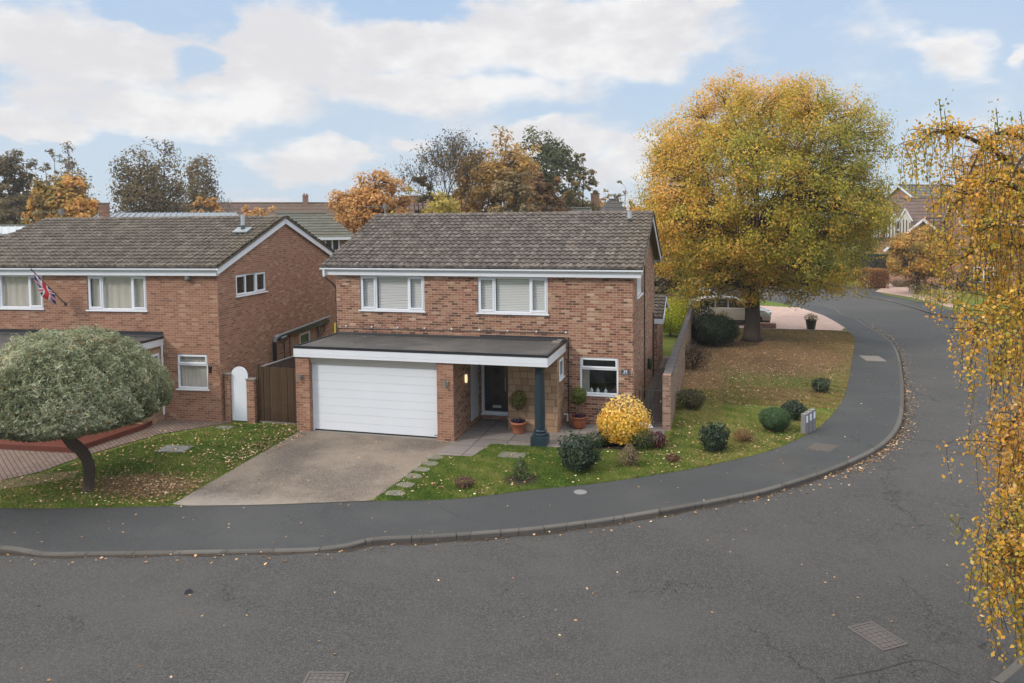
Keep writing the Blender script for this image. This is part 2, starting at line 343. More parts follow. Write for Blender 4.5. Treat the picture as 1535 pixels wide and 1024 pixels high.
# ------------------------------------------------------------------ mesh helpers
class MB:
    def __init__(s): s.v = []; s.f = []
    def quad(s, *p):
        i = len(s.v); s.v += [tuple(q) for q in p]; s.f.append(tuple(range(i, i+len(p))))
    def obox(s, P, u, v, n, a, b, c):
        P, u, v, n = Vector(P), Vector(u), Vector(v), Vector(n); i = len(s.v)
        for nn in c:
            for vv in b:
                for uu in a: s.v.append(tuple(P+u*uu+v*vv+n*nn))
        for q in ((0, 2, 3, 1), (4, 5, 7, 6), (0, 1, 5, 4), (2, 6, 7, 3), (0, 4, 6, 2), (1, 3, 7, 5)): s.f.append(tuple(i+k for k in q))
    def box(s, x0, x1, y0, y1, z0, z1): s.obox((0, 0, 0), (1, 0, 0), (0, 1, 0), (0, 0, 1), (x0, x1), (y0, y1), (z0, z1))
    def tube(s, pts, rad, n=8, cap=True):
        pts = [Vector(p) for p in pts]; k = len(pts)
        if not hasattr(rad, '__len__'): rad = [rad]*k
        base = len(s.v); prev = None
        for i, p in enumerate(pts):
            d = (pts[min(i+1, k-1)]-pts[max(i-1, 0)]).normalized() if k > 1 else Vector((0, 0, 1))
            if prev is None:
                a = d.orthogonal().normalized()
            else:
                a = (prev-d*prev.dot(d)); a = a.normalized() if a.length > 1e-6 else d.orthogonal().normalized()
            prev = a; b = d.cross(a)
            for j in range(n):
                t = 2*math.pi*j/n; s.v.append(tuple(p+(a*math.cos(t)+b*math.sin(t))*rad[i]))
        for i in range(k-1):
            for j in range(n):
                s.f.append((base+i*n+j, base+i*n+(j+1) % n, base+(i+1)*n+(j+1) % n, base+(i+1)*n+j))
        if cap and n > 2:
            s.f.append(tuple(base+j for j in reversed(range(n)))); s.f.append(tuple(base+(k-1)*n+j for j in range(n)))
    def lathe(s, c, prof, n=24, mod=None):
        c = Vector(c); base = len(s.v)
        for r, z in prof:
            for j in range(n):
                t = 2*math.pi*j/n; rr = r*(mod(t, z) if mod else 1)
                s.v.append((c.x+rr*math.cos(t), c.y+rr*math.sin(t), c.z+z))
        for i in range(len(prof)-1):
            for j in range(n): s.f.append((base+i*n+j, base+i*n+(j+1) % n, base+(i+1)*n+(j+1) % n, base+(i+1)*n+j))
        s.f.append(tuple(base+j for j in reversed(range(n)))); s.f.append(tuple(base+(len(prof)-1)*n+j for j in range(n)))
    def wall(s, P, u, n, L, z0, z1, holes=(), dep=.12, topf=None):
        # vertical wall from P along u (length L), outward normal n; holes (u0,u1,v0,v1)
        P, u, n = Vector(P), Vector(u), Vector(n); up = Vector((0, 0, 1))
        us = sorted({0, L, *[h[0] for h in holes], *[h[1] for h in holes]}); vs = sorted({z0, z1, *[h[2] for h in holes], *[h[3] for h in holes]})
        for a, b in zip(us, us[1:]):
            for c, d in zip(vs, vs[1:]):
                mu, mv = (a+b)/2, (c+d)/2
                if any(h[0] < mu < h[1] and h[2] < mv < h[3] for h in holes): continue
                s.quad(P+u*a+up*c, P+u*b+up*c, P+u*b+up*d, P+u*a+up*d)
        for h in holes:
            a, b, c, d = h; q = [P+u*a+up*c, P+u*b+up*c, P+u*b+up*d, P+u*a+up*d]
            for i in range(4): s.quad(q[i], q[(i+1) % 4], q[(i+1) % 4]-n*dep, q[i]-n*dep)
    def build(s, name, mat, parent=None, smooth=False, bevel=0):
        me = bpy.data.meshes.new(name); me.from_pydata(s.v, [], s.f); me.materials.append(mat)
        if smooth: me.polygons.foreach_set('use_smooth', [True]*len(me.polygons))
        me.update()
        bm = bmesh.new(); bm.from_mesh(me); bmesh.ops.recalc_face_normals(bm, faces=bm.faces); bm.to_mesh(me); bm.free()
        o = bpy.data.objects.new(name, me); col.objects.link(o)
        if parent: o.parent = parent
        if bevel:
            b = o.modifiers.new('bevel', 'BEVEL'); b.width = bevel; b.segments = 2; b.limit_method = 'ANGLE'
        return o
def tag(o, label=None, cat=None, group=None, kind=None):
    if label: o['label'] = label
    if cat: o['category'] = cat
    if group: o['group'] = group
    if kind: o['kind'] = kind
    return o
def thing(name, label, cat, loc=(0, 0, 0), rz=0, group=None, scale=1):
    o = bpy.data.objects.new(name, None); col.objects.link(o); o.location = loc; o.rotation_euler = (0, 0, rz); o.scale = (scale,)*3
    o.empty_display_size = .2
    return tag(o, label, cat, group)
def poly(name, pts, z, mat, kind='structure', sub=0):
    bm = bmesh.new(); vs = [bm.verts.new((p[0], p[1], z)) for p in pts]; f = bm.faces.new(vs)
    if f.normal.z < 0: f.normal_flip()
    bmesh.ops.triangulate(bm, faces=bm.faces[:])
    for f in bm.faces:
        f.normal_update()
        if f.normal.z < 0: f.normal_flip()
    me = bpy.data.meshes.new(name); bm.to_mesh(me); bm.free(); me.materials.append(mat)
    o = bpy.data.objects.new(name, me); col.objects.link(o); o['kind'] = kind
    return o
def catmull(P, n=8):
    P = [Vector(p).to_3d() for p in P]; Q = [P[0]*2-P[1]]+P+[P[-1]*2-P[-2]]; out = []
    for i in range(1, len(Q)-2):
        for k in range(n):
            t = k/n; a, b, c, d = Q[i-1:i+3]
            out.append(.5*((2*b)+(c-a)*t+(2*a-5*b+4*c-d)*t*t+(3*b-a-3*c+d)*t**3))
    out.append(P[-1]); return out
def leafmesh(name, C, size, colr, mat, parent=None, asp=.62, flat=0.0, nrm=None, droop=None, fold=.25):
    # C (N,3) centres, size (N,), colr (N,3)
    C = np.asarray(C, float); N = len(C); size = np.broadcast_to(np.asarray(size, float), (N,))
    if nrm is None:
        nz = rng.normal(size=(N, 3)); nz[:, 2] = np.abs(nz[:, 2])+flat*3
    else: nz = np.asarray(nrm)+rng.normal(size=(N, 3))*.45
    nz /= np.linalg.norm(nz, axis=1)[:, None]
    a = rng.normal(size=(N, 3))
    if droop is not None: a = a*.35+np.array([0, 0, -1.0])*droop
    a -= nz*np.sum(a*nz, axis=1)[:, None]; a /= np.linalg.norm(a, axis=1)[:, None]+1e-9
    b = np.cross(nz, a); s = size[:, None]
    V = np.empty((N, 4, 3)); V[:, 0] = C-a*s*.5; V[:, 1] = C+b*s*asp*.5+nz*s*fold*.3-a*s*.05; V[:, 2] = C+a*s*.5; V[:, 3] = C-b*s*asp*.5+nz*s*fold*.3-a*s*.05
    me = bpy.data.meshes.new(name); me.vertices.add(4*N); me.vertices.foreach_set('co', V.reshape(-1).astype(np.float32))
    me.loops.add(4*N); me.loops.foreach_set('vertex_index', np.arange(4*N, dtype=np.int32)); me.polygons.add(N)
    me.polygons.foreach_set('loop_start', np.arange(0, 4*N, 4, dtype=np.int32)); me.update(calc_edges=True)
    ca = me.color_attributes.new('Col', 'FLOAT_COLOR', 'POINT'); cc = np.ones((N, 4, 4), np.float32); cc[:, :, :3] = np.clip(colr, 0, 1)[:, None, :]
    ca.data.foreach_set('color', cc.reshape(-1)); me.materials.append(mat); me.validate()
    o = bpy.data.objects.new(name, me); col.objects.link(o)
    if parent: o.parent = parent
    return o
def palette(t, stops):
    t = np.clip(t, 0, .9999); S = np.array([c for _, c in stops]); P = np.array([p for p, _ in stops])
    return np.stack([np.interp(t, P, S[:, k]) for k in range(3)], axis=1)
def jitter(c, s=.18): return c*(1+rng.normal(size=(len(c), 1))*s)*(1+rng.normal(size=c.shape)*s*.25)

# ------------------------------------------------------------------ vegetation
def shrub(name, label, cat, x, y, rx, ry, h, pal, n, ls, group=None, z0=.0, lump=.22, flat_bottom=.12, asp=.6, stem=M_BARKD, parent=None, hollow=.55, nstem=6, shape='ball', leafmat=None, droop=None, tbias=None):
    t = parent or thing(name, label, cat, (x, y, z0), 0, group)
    K = 16; dirs = rng.normal(size=(K, 3)); dirs /= np.linalg.norm(dirs, axis=1)[:, None]; amp = rng.uniform(-1, 1, K)
    d = rng.normal(size=(n, 3)); d /= np.linalg.norm(d, axis=1)[:, None]
    if shape == 'dome': d[:, 2] = np.abs(d[:, 2])
    bump = np.zeros(n)
    for k in range(K): bump += amp[k]*np.exp(-((1-d@dirs[k])/.12))
    r = (hollow+(1-hollow)*rng.random(n)**.6)*(1+lump*bump)*(1+rng.normal(size=n)*.05)
    P = d*r[:, None]; P[:, 0] *= rx; P[:, 1] *= ry
    if shape == 'dome': P[:, 2] = P[:, 2]*h*.9+h*.08
    elif shape == 'cone':
        zz = (P[:, 2]+1)/2; P[:, 0] *= 1.25-zz*.9; P[:, 1] *= 1.25-zz*.9; P[:, 2] = zz*h
    else: P[:, 2] = np.maximum(P[:, 2], -1+flat_bottom*2)*h*.5+h*.5
    P[:, 2] = np.maximum(P[:, 2], .02)
    tt = .5+.25*bump+rng.normal(size=n)*.22
    if tbias is not None: tt = tt+tbias(P)
    nr = d*np.array([1, 1, 1.0]); 
    leafmesh('foliage', P, ls*rng.uniform(.7, 1.3, n), jitter(palette(tt, pal)), leafmat or M_LEAF, t, asp, nrm=nr, droop=droop)
    mb = MB()
    for k in range(nstem):
        a = rng.uniform(0, 6.28); q = rng.uniform(.4, .75)
        e = Vector((math.cos(a)*rx*q, math.sin(a)*ry*q, h*rng.uniform(.5, .8)))
        mb.tube([(0, 0, 0), e*.5+Vector((0, 0, h*.08)), e], [.02+.012*h, .012+.006*h, .004], 5)
    mb.build('stem', stem, t)
    return t

def noise3(P, seed, f):
    # cheap smooth random field from sines
    r = np.random.default_rng(seed); o = np.zeros(len(P))
    for k in range(7):
        w = r.normal(size=3)*f; o += np.sin(P@w+r.uniform(0, 6.28))
    return o/3.0

def tree(name, label, base, trunk_r, fork, cen, rad, pal, nclus, nleaf, ls, nlimb=9, spread=.5, group=None, bark=M_BARK, cat='tree', power=2.2, zmin=None, seed=1, sparse=0.0, tfun=None, trunkpath=None, tw=1.0, outward=True, rexp=.42, limb_r=None, lobe=.09, elr=(-.25, 1.0)):
    rs = np.random.default_rng(seed)
    t = thing(name, label, cat, base, 0, group)
    cen = np.array(cen, float); rad = np.array(rad, float)
    C = []
    while len(C) < nclus:
        p = rs.uniform(-1, 1, 3); q = (np.abs(p)**power).sum()
        if q > 1: continue
        rr = q**(1/power); 
        if rs.random() > rr**(1/rexp): continue
        lum = 1+lobe*1.3*math.sin(3*math.atan2(p[1], p[0])+seed)+lobe*math.sin(5*p[2]*2+seed*2+4*p[0])
        P = cen+p*rad*lum*rs.uniform(.93, 1.04)
        if zmin is not None and P[2] < zmin(P): continue
        if sparse and noise3(P[None], seed+5, .8)[0] < -1+sparse*1.2: continue
        C.append(P)
    C = np.array(C)
    mb = MB(); fk = Vector((0, 0, fork)); tp = trunkpath or [(0, 0, -.05), (.02, 0, fork*.5), (0, 0, fork)]
    if trunkpath: fk = Vector(trunkpath[-1])
    k = len(tp); rads = [trunk_r*(1.35-.45*min(1, 2.5*i/(k-1))-.12*i/(k-1)) for i in range(k)]
    mb.tube(tp, rads, 14); mb.build('trunk', bark, t, True)
    lb = MB(); nodes = []; nr = []
    for i in range(nlimb):
        a = 6.283*i/nlimb+rs.uniform(-.3, .3); el = rs.uniform(*elr)
        if i == 0: el = 1.4
        e = cen+np.array([math.cos(a)*math.cos(el)*rad[0], math.sin(a)*math.cos(el)*rad[1], math.sin(el)*rad[2]])*.82
        e = Vector(e); mid = fk.lerp(e, .45)+Vector((0, 0, rad[2]*.16))+Vector(rs.normal(size=3))*.06*float(rad[0])
        path = catmull([fk-Vector((0, 0, .12*fork)), fk.lerp(mid, .45)+Vector((0, 0, .08*rad[2])), mid, e], 4)
        r0 = (limb_r or trunk_r*.5)
        rr = [r0*(1-.86*j/(len(path)-1)) for j in range(len(path))]
        lb.tube(path, rr, 7, False)
        for j, p in enumerate(path[1:]): nodes.append(p); nr.append(rr[j+1])
    NA = np.array([tuple(p) for p in nodes])
    for c in C:
        dd = ((NA-c)**2).sum(1)+(NA[:, 2] > c[2]+.3)*rad[2]*2; j = int(dd.argmin()); s = nodes[j]; e = Vector(c); L = (e-s).length
        mid = s.lerp(e, .5)+Vector((rs.normal()*.08*L, rs.normal()*.08*L, .10*L))
        lb.tube([s, mid, e], [min(nr[j]*.6, .035*L*tw+.008), .018*L*tw+.006, .006*tw], 4, False)
    lb.build('limb', bark, t, True)
    N = nclus*nleaf; idx = np.repeat(np.arange(nclus), nleaf)
    off = rs.normal(size=(N, 3)); off /= np.linalg.norm(off, axis=1)[:, None]; off *= (rs.random(N)**.45)[:, None]*spread
    off[:, 2] *= .75
    P = C[idx]+off
    if zmin is not None: 
        pass
    ct = rs.normal(size=nclus)*.13
    tt = .5+ct[idx]+rs.normal(size=N)*.13+noise3(P, seed+9, 1.1/float(rad[0])*3)*.12
    if tfun is not None: tt = tt+tfun((P-cen)/rad)
    nz = off/spread+(P-cen)/rad*.8+np.array([0, 0, .4])
    leafmesh('crown', P, ls*rs.uniform(.65, 1.3, N), jitter(palette(tt, pal), .16), M_LEAF, t, .7, nrm=nz)
    return t

def baretree(name, label, base, H, r0, seed, group=None, leaves=0, pal=None, ls=.15, spreadang=.5, bark=M_BARKP, depth=6, cat='tree', kids=3):
    rs = np.random.default_rng(seed); t = thing(name, label, cat, base, 0, group)
    tr = MB(); br = MB(); tips = []
    def go(p, d, L, r, k):
        n = 3; pts = [p]
        for i in range(n):
            d = (d+Vector(rs.normal(size=3))*.10+Vector((0, 0, .04))).normalized(); p = p+d*L/n; pts.append(p)
        r1 = r*.68
        (tr if k == depth else br).tube(pts, [r+(r1-r)*i/n for i in range(n+1)], 6 if k > 3 else 3, False)
        tips.append(p)
        if k <= 1: return
        m = kids if k > 2 else 3
        for j in range(m):
            ax = Vector(rs.normal(size=3)).cross(d).normalized(); ang = spreadang*rs.uniform(.55, 1.3)*(1 if j else .35)
            nd = (Matrix.Rotation(ang, 3, ax)@d).normalized()
            go(pts[-1] if j < 2 else pts[-2], nd, L*rs.uniform(.66, .84), max(r1*rs.uniform(.62, .85), .012), k-1)
    go(Vector((0, 0, 0)), Vector((0, 0, 1)), H*.27, r0, depth)
    tr.build('trunk', bark, t, True); br.build('limb', bark, t, True)
    mt = Vector(np.array([tuple(p) for p in tips]).mean(0)); q = mt.rotation_difference(Vector((0, 0, 1))); t.rotation_mode = 'QUATERNION'; t.rotation_quaternion = q
    if leaves:
        T = np.array([tuple(p) for p in tips[1:]]); i = rs.integers(0, len(T), leaves)
        P = T[i]+rs.normal(size=(leaves, 3))*H*.022
        leafmesh('crown', P, ls*rs.uniform(.6, 1.3, leaves), jitter(palette(rs.random(leaves), pal)), M_LEAF, t)
    return t
# ------------------------------------------------------------------ setting
kpx = [(0, 821), (65, 826), (150, 825), (300, 823), (500, 818), (558, 809), (624, 806), (692, 802), (821, 791), (950, 773), (1093, 747), (1160, 732), (1250, 703), (1318, 671), (1348, 640), (1355, 605), (1353, 558), (1345, 524), (1327, 501.6), (1300, 486), (1284, 476), (1263, 469)]
ipx = [(0, 762), (250, 759), (400, 757), (549, 751.5), (682, 748), (793, 735), (900, 724), (1000, 709), (1062, 698), (1152, 676.5), (1204, 654), (1233, 636), (1263, 600), (1274, 558), (1280.5, 516), (1278, 503), (1271, 497.6), (1266, 492), (1237, 475)]
kerb_c = [(-45, -16.5), (-30, -14.6), (-18, -12.9), (-13.5, -12.0)]+[G2(*p) for p in kpx]+[(10.6, 35), (8.6, 40), (5, 43.5), (-1, 46), (-20, 48), (-45, 49)]
inn_c = [(-45, -14.0), (-30, -12.2), (-18, -10.4)]+[G2(*p) for p in ipx]+[(8.6, 32), (7.2, 37), (4, 41), (-2, 43.6), (-20, 46), (-45, 47)]
out_c = [(-45, -33), (-20, -28), (-8, -23.5), (0, -18), (4, -13.8), (5.9, -11.5), (6.7, -10.5), (9.2, -7.2), (13, -1), (16.5, 8), (18.4, 18), (18.6, 26), tuple(G2(1412, 473)), tuple(G2(1360, 457.5)), tuple(G2(1327, 449)), tuple(G2(1287, 441)), (14.2, 52), (8, 56), (-2, 58), (-20, 59), (-45, 60)]
def resamp(c, step):
    c = catmull([(p[0], p[1], 0) for p in c], 10); L = [0]
    for a, b in zip(c, c[1:]): L.append(L[-1]+(b-a).length)
    n = max(2, int(L[-1]/step)); out = []; j = 0
    for i in range(n+1):
        s = L[-1]*i/n
        while j < len(L)-2 and L[j+1] < s: j += 1
        f = (s-L[j])/max(1e-9, L[j+1]-L[j]); out.append(c[j].lerp(c[j+1], f))
    return out
def offset(c, d):
    o = []
    for i, p in enumerate(c):
        t = (c[min(i+1, len(c)-1)]-c[max(i-1, 0)]).normalized(); o.append(p+Vector((-t.y, t.x, 0))*d)
    return o
KER = resamp(kerb_c, .3); OUT = resamp(out_c, .5)
def dropz(p):  # lowered kerb across the driveways
    s = lambda x, a, b: max(0, min(1, (x-a)/(b-a)))
    d = s(p.x, -11.3, -10.3)*(1-s(p.x, -5.2, -4.2)) if p.y < 0 else 0
    d2 = s(p.y, 19, 21) if p.y > 15 else 0
    return -.075*max(d, d2)
RZ = -.10
poly('ground', [(-3000, -3000), (3000, -3000), (3000, 3000), (-3000, 3000)], -.14, M_FIELD)
poly('road', [(p.x, p.y) for p in KER[::2]]+[(p.x, p.y) for p in reversed(OUT)], RZ, M_ROAD)
INN = [p for p in catmull([(a, b, 0) for a, b in inn_c], 6)]
gi = poly('garden_ground', [(p.x, p.y) for p in INN], -.008, M_FIELD)
OIN = offset(OUT, -1.9)
poly('far_plots', [(p.x, p.y) for p in OIN]+[(-300, 300), (300, 300), (300, -120), (-45, -120)], -.008, M_FIELD)
# pavement strips
def strip(name, A, B, zA, zB, mat, ns=4):
    mb = MB()
    for i in range(len(A)-1):
        for k in range(ns):
            f, g = k/ns, (k+1)/ns
            q = []
            for (j, h) in ((i, f), (i+1, f), (i+1, g), (i, g)):
                p = A[j].lerp(B[j], h); z = zA(A[j])*(1-h)+zB(B[j])*h if h > .5 else zA(A[j])*(1-max(0, h))+zB(B[j])*max(0, h)
                q.append((p.x, p.y, z))
            mb.quad(*q)
    return mb.build(name, mat)
def arc_resample(c, n):
    L = [0]
    for a, b in zip(c, c[1:]): L.append(L[-1]+(b-a).length)
    out = []; j = 0
    for i in range(n+1):
        s = L[-1]*i/n
        while j < len(L)-2 and L[j+1] < s: j += 1
        out.append(c[j].lerp(c[j+1], (s-L[j])/max(1e-9, L[j+1]-L[j])))
    return out
# match kerb points with nearest inner point, monotonic
INf = arc_resample(INN, 700); KIN = offset(KER, .125); PI_ = []; j = 0
for p in KIN:
    best = min(range(j, min(j+60, len(INf))), key=lambda k: (INf[k]-p).length); j = best; PI_.append(INf[best])
PI_[0] = INf[0]; PI_[-1] = INf[-1]
tag(strip('pavement', KIN, PI_, dropz, lambda p: 0.0, M_PAVE), kind='structure')
OK2 = offset(OUT, -.125)
tag(strip('far_pavement', OK2, OIN, lambda p: 0, lambda p: 0, M_PAVE, 1), kind='structure')
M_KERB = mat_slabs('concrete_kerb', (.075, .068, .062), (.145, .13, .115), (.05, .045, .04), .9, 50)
def kerbs(name, C, side, zf, step):
    mb = MB(); I = offset(C, side*.125); n = len(C)
    for i in range(0, n-step, step):
        k = range(i, i+step+1); jz = random.uniform(-.003, .003)
        for a, b in zip(k, list(k)[1:]):
            A, B, A2, B2 = C[a].copy(), C[b].copy(), I[a].copy(), I[b].copy()
            if b == i+step: B = A.lerp(B, .955); B2 = A2.lerp(B2, .955)
            za, zb = zf(A)+jz+.002, zf(B)+jz+.002
            ch = (A2-A)*.15
            mb.quad((A.x, A.y, RZ-.05), (B.x, B.y, RZ-.05), (B.x, B.y, zb-.022), (A.x, A.y, za-.022))
            mb.quad((A.x, A.y, za-.022), (B.x, B.y, zb-.022), (B.x+ch.x, B.y+ch.y, zb), (A.x+ch.x, A.y+ch.y, za))
            mb.quad((A.x+ch.x, A.y+ch.y, za), (B.x+ch.x, B.y+ch.y, zb), (B2.x, B2.y, zb), (A2.x, A2.y, za))
        s, e = C[i], C[i].lerp(C[i+1], .0)
    o = mb.build(name, M_KERB); return tag(o, kind='structure')
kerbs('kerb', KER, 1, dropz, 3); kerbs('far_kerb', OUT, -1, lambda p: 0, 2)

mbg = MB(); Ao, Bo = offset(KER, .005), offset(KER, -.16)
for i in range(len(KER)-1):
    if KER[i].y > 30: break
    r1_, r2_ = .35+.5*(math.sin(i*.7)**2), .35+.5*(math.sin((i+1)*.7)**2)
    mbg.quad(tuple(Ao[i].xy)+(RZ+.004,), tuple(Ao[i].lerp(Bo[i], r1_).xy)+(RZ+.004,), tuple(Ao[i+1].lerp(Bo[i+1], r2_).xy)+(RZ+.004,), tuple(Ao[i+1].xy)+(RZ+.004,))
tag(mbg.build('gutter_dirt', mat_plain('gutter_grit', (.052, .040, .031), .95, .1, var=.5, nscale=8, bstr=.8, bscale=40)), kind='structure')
def seam(name, pts, w, z, mat):
    c = catmull([(*G2(*q, z), 0) for q in pts], 8); A_, B_ = offset(c, w/2), offset(c, -w/2); s = MB()
    for i in range(len(c)-1): s.quad(tuple(A_[i].xy)+(z+.003,), tuple(B_[i].xy)+(z+.003,), tuple(B_[i+1].xy)+(z+.003,), tuple(A_[i+1].xy)+(z+.003,))
    o = s.build(name, mat); o['kind'] = 'structure'; return o
M_SEAM = mat_asphalt('tar_seam', (.040, .038, .037), (.07, .07, .07), (.05, .048, .046), 1.3, 0, .3)
seam('road_seam', ((1345, 655), (1400, 662), (1460, 668), (1530, 690)), .035, RZ, M_SEAM); seam('road_seam', ((1352, 625), (1410, 622), (1480, 632)), .03, RZ, M_SEAM)
seam('road_seam', ((1440, 1012), (1380, 990), (1320, 1004), (1250, 1018)), .03, RZ, M_SEAM)
seam('pavement_seam', ((1150, 690), (1180, 702), (1205, 715)), .03, 0.0, M_SEAM); seam('pavement_seam', ((655, 758), (675, 768), (690, 777)), .03, 0.0, M_SEAM)
# lawns, drives, patio
pd = [G2(*p) for p in ((447, 648), (255, 757.5), (552, 751), (640, 690), (655, 682), (662, 662))]
front_edge = [p for p in INN if -5.25 < p.x and p.y < 22.3 and not (p.x < 0 and p.y > 10)]
lawn = [(-5.13, -7.40)]+[(p.x, p.y) for p in front_edge]+[(9.3, 22.3), (1.12, 22.3), (1.12, -1.35), (.75, -1.4), (.3, -2.3), (-1.0, -2.47), (-3.72, -2.62), (-3.9, -3.85), (-4.92, -3.95)]
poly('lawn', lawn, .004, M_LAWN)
left_edge = [p for p in INN if -18 < p.x < -9.3 and p.y < 0]
lpv = [G2(*p) for p in ((443, 637), (345, 637), (240, 655), (180, 672), (120, 690), (60, 712), (0, 722))]
poly('lawn_left', [(-19, -10.7)]+[(p.x, p.y) for p in left_edge]+[(-9.38, -8.4), pd[0]]+lpv+[(-19, -9.4)], .004, M_LAWNL)
poly('driveway', [pd[0], (-9.42, -8.62)]+[(p.x, p.y) for p in INN if -9.4 < p.x < -5.15 and p.y < 0]+[(-5.1, -7.35), (-4.88, -3.9), (-4.88, -2.2), (-9.9, -2.2)], .010, M_DRIVE)
poly('block_paved_drive', [(-30, -1), (-12.6, -1.5)]+[G2(345, 634), G2(240, 651), G2(180, 668), G2(120, 686), G2(60, 708), G2(0, 721), (-20, -9.2), (-30, -11)], .012, M_BLOCK)
poly('dirt_patch', [G2(*p) for p in ((0, 722), (60, 712), (120, 706), (112, 716), (50, 728), (0, 735))], .018, M_DIRT)
poly('patio', [(-4.9, -3.9), (-3.9, -3.8), (-3.72, -2.6), (-1.0, -2.45), (-.6, -1.35), (.95, -1.35), (.95, .2), (-4.83, .2)], .016, M_SLABS)
poly('planting_bed', [(-1.02, -2.49), (.32, -2.32), (.77, -1.42), (.5, -1.0), (-.7, -1.0)], .008, M_SOIL)
poly('side_path', [(0, .2), (.9, .2), (.9, 9.5), (0, 9.5)], .014, M_PATHD)
poly('garden_path', [(0.35, 9.5), (1.0, 9.5), (1.0, 12.3), (-1.5, 12.6), (-3, 9.5)], .014, M_SLABS)
mb = MB(); pk = [(1.3, 22.35), (9.35, 22.35), (9.5, 23.2)]+[(p.x-.02, p.y) for p in INN if p.y > 23.2 and p.x > 8.9 and p.y < 31]+[(8.3, 33.5), (5, 34.5), (1.3, 34.5)]
poly('paved_drive', pk, .05, M_PINK)
mb.quad((1.3, 22.35, -.01), (9.35, 22.35, -.01), (9.35, 22.35, .05), (1.3, 22.35, .05)); tag(mb.build('paved_drive_edge', M_CONC), kind='structure')
poly('far_drive', [G2(*p) for p in ((1312, 437.5), (1335, 424), (1402, 424), (1438, 441), (1428, 462), (1400, 455), (1365, 446))], .02, M_PINK)

# ------------------------------------------------------------------ houses
UX, UY, UZ = Vector((1, 0, 0)), Vector((0, 1, 0)), Vector((0, 0, 1))
def window(par, P, u, n, w, h, mull=(), lights=None, blind=None, label=None, top=None, cas=(), glass=None, sill=True, rec=.03, cur=None, name='window'):
    u, n = Vector(u), Vector(n); P = Vector(P); f = MB(); F = .055; D0, D1 = -rec-.07, -rec
    f.obox(P, u, UZ, n, (0, w), (0, F), (D0, D1)); f.obox(P, u, UZ, n, (0, w), (h-F, h), (D0, D1))
    f.obox(P, u, UZ, n, (0, F), (F, h-F), (D0, D1)); f.obox(P, u, UZ, n, (w-F, w), (F, h-F), (D0, D1))
    xs = [0]+[q for q in mull]+[w]
    for q in mull: f.obox(P, u, UZ, n, (q-.032, q+.032), (F, h-F), (D0, D1))
    if top: f.obox(P, u, UZ, n, (F, w-F), (top-.035, top+.035), (D0, D1))
    for (a, b, c, d) in cas:   # opening lights: raised inner frame
        e = .05
        for (x0, x1, y0, y1) in ((a, b, c, c+e), (a, b, d-e, d), (a, a+e, c+e, d-e), (b-e, b, c+e, d-e)):
            f.obox(P, u, UZ, n, (x0, x1), (y0, y1), (D1-.03, D1+.018))
    W = f.build(name, M_WHITE, par, bevel=.006)
    if label: W['label'] = label
    g = MB(); g.quad(P+u*F+UZ*F+n*(D1-.045), P+u*(w-F)+UZ*F+n*(D1-.045), P+u*(w-F)+UZ*(h-F)+n*(D1-.045), P+u*F+UZ*(h-F)+n*(D1-.045))
    g.build('pane', glass or M_GLASS, W)
    if sill:
        s = MB(); s.obox(P, u, UZ, n, (-.05, w+.05), (-.045, -.002), (-.03, .05)); s.build('sill', M_WHITE, W, bevel=.006)
    if blind:
        b = MB(); z = F+.01
        while z < h-F:
            for (x0, x1) in zip(xs, xs[1:]):
                k = .0 if x1-x0 > .8 else .004
                sag = random.uniform(-.004, .004)
                A = P+u*(x0+.05)+UZ*(z+sag)+n*(D0-.02); B = P+u*(x1-.05)+UZ*(z-sag)+n*(D0-.02)
                b.quad(A, B, B+UZ*.044-n*.010, A+UZ*.044-n*.010)
            z += .052
        b.build('blind', M_SLAT, W)
    if cur:
        c = MB(); a0, a1, z0, z1 = cur; k = 24
        for i in range(k):
            A = P+u*(a0+(a1-a0)*i/k)+n*(D0-.045+.012*math.sin(i*1.9)); B = P+u*(a0+(a1-a0)*(i+1)/k)+n*(D0-.045+.012*math.sin((i+1)*1.9))
            c.quad(A+UZ*z0, B+UZ*z0, B+UZ*z1, A+UZ*z1)
        c.build('curtain', M_CURTAIN, W)
    r = MB(); dd = -.45 if blind else -1.6; e = 0 if blind else .0
    q = [P+n*-.125, P+u*w+n*-.125, P+u*w+UZ*h+n*-.125, P+UZ*h+n*-.125]; bq = [x+n*dd for x in q]
    for i in range(4): r.quad(q[i], q[(i+1) % 4], bq[(i+1) % 4], bq[i])
    r.quad(*bq); r.build('interior', M_DARKROOM, W)
    return W

def tiled_slope(mb, x0, x1, y0, z0, y1, z1, n=16, per=.20, smp=6, amp=.055, lip=.045):
    dx = per/smp; k = int((x1-x0)/dx); L = math.hypot(y1-y0, z1-z0); ny, nz = -(z1-z0)/L*(1 if y1 > y0 else 1), abs(y1-y0)/L
    if y1 < y0: ny = abs(z1-z0)/L
    xs = [x0+(x1-x0)*i/k for i in range(k+1)]
    prof = [amp*abs(math.cos(math.pi*(x-x0)/per))**.7 for x in xs]
    for c in range(n):
        f0, f1 = c/n, (c+1)/n; base = len(mb.v); jit = [random.uniform(-.004, .006) for _ in range(k//10+2)]
        for row, (f, hh) in enumerate(((f0, 0), (f0, lip), (f1, .004))):
            y, z = y0+(y1-y0)*f, z0+(z1-z0)*f
            for i, x in enumerate(xs):
                h = hh+(prof[i] if row else 0)+(jit[i//10] if row == 1 else 0)
                ysh = (jit[i//10]*2 if row < 2 else 0)
                mb.v.append((x, y+ny*h+ysh*.5, z+nz*h))
        for row in range(2):
            for i in range(k):
                a = base+row*(k+1)+i; mb.f.append((a, a+1, a+k+2, a+k+1))

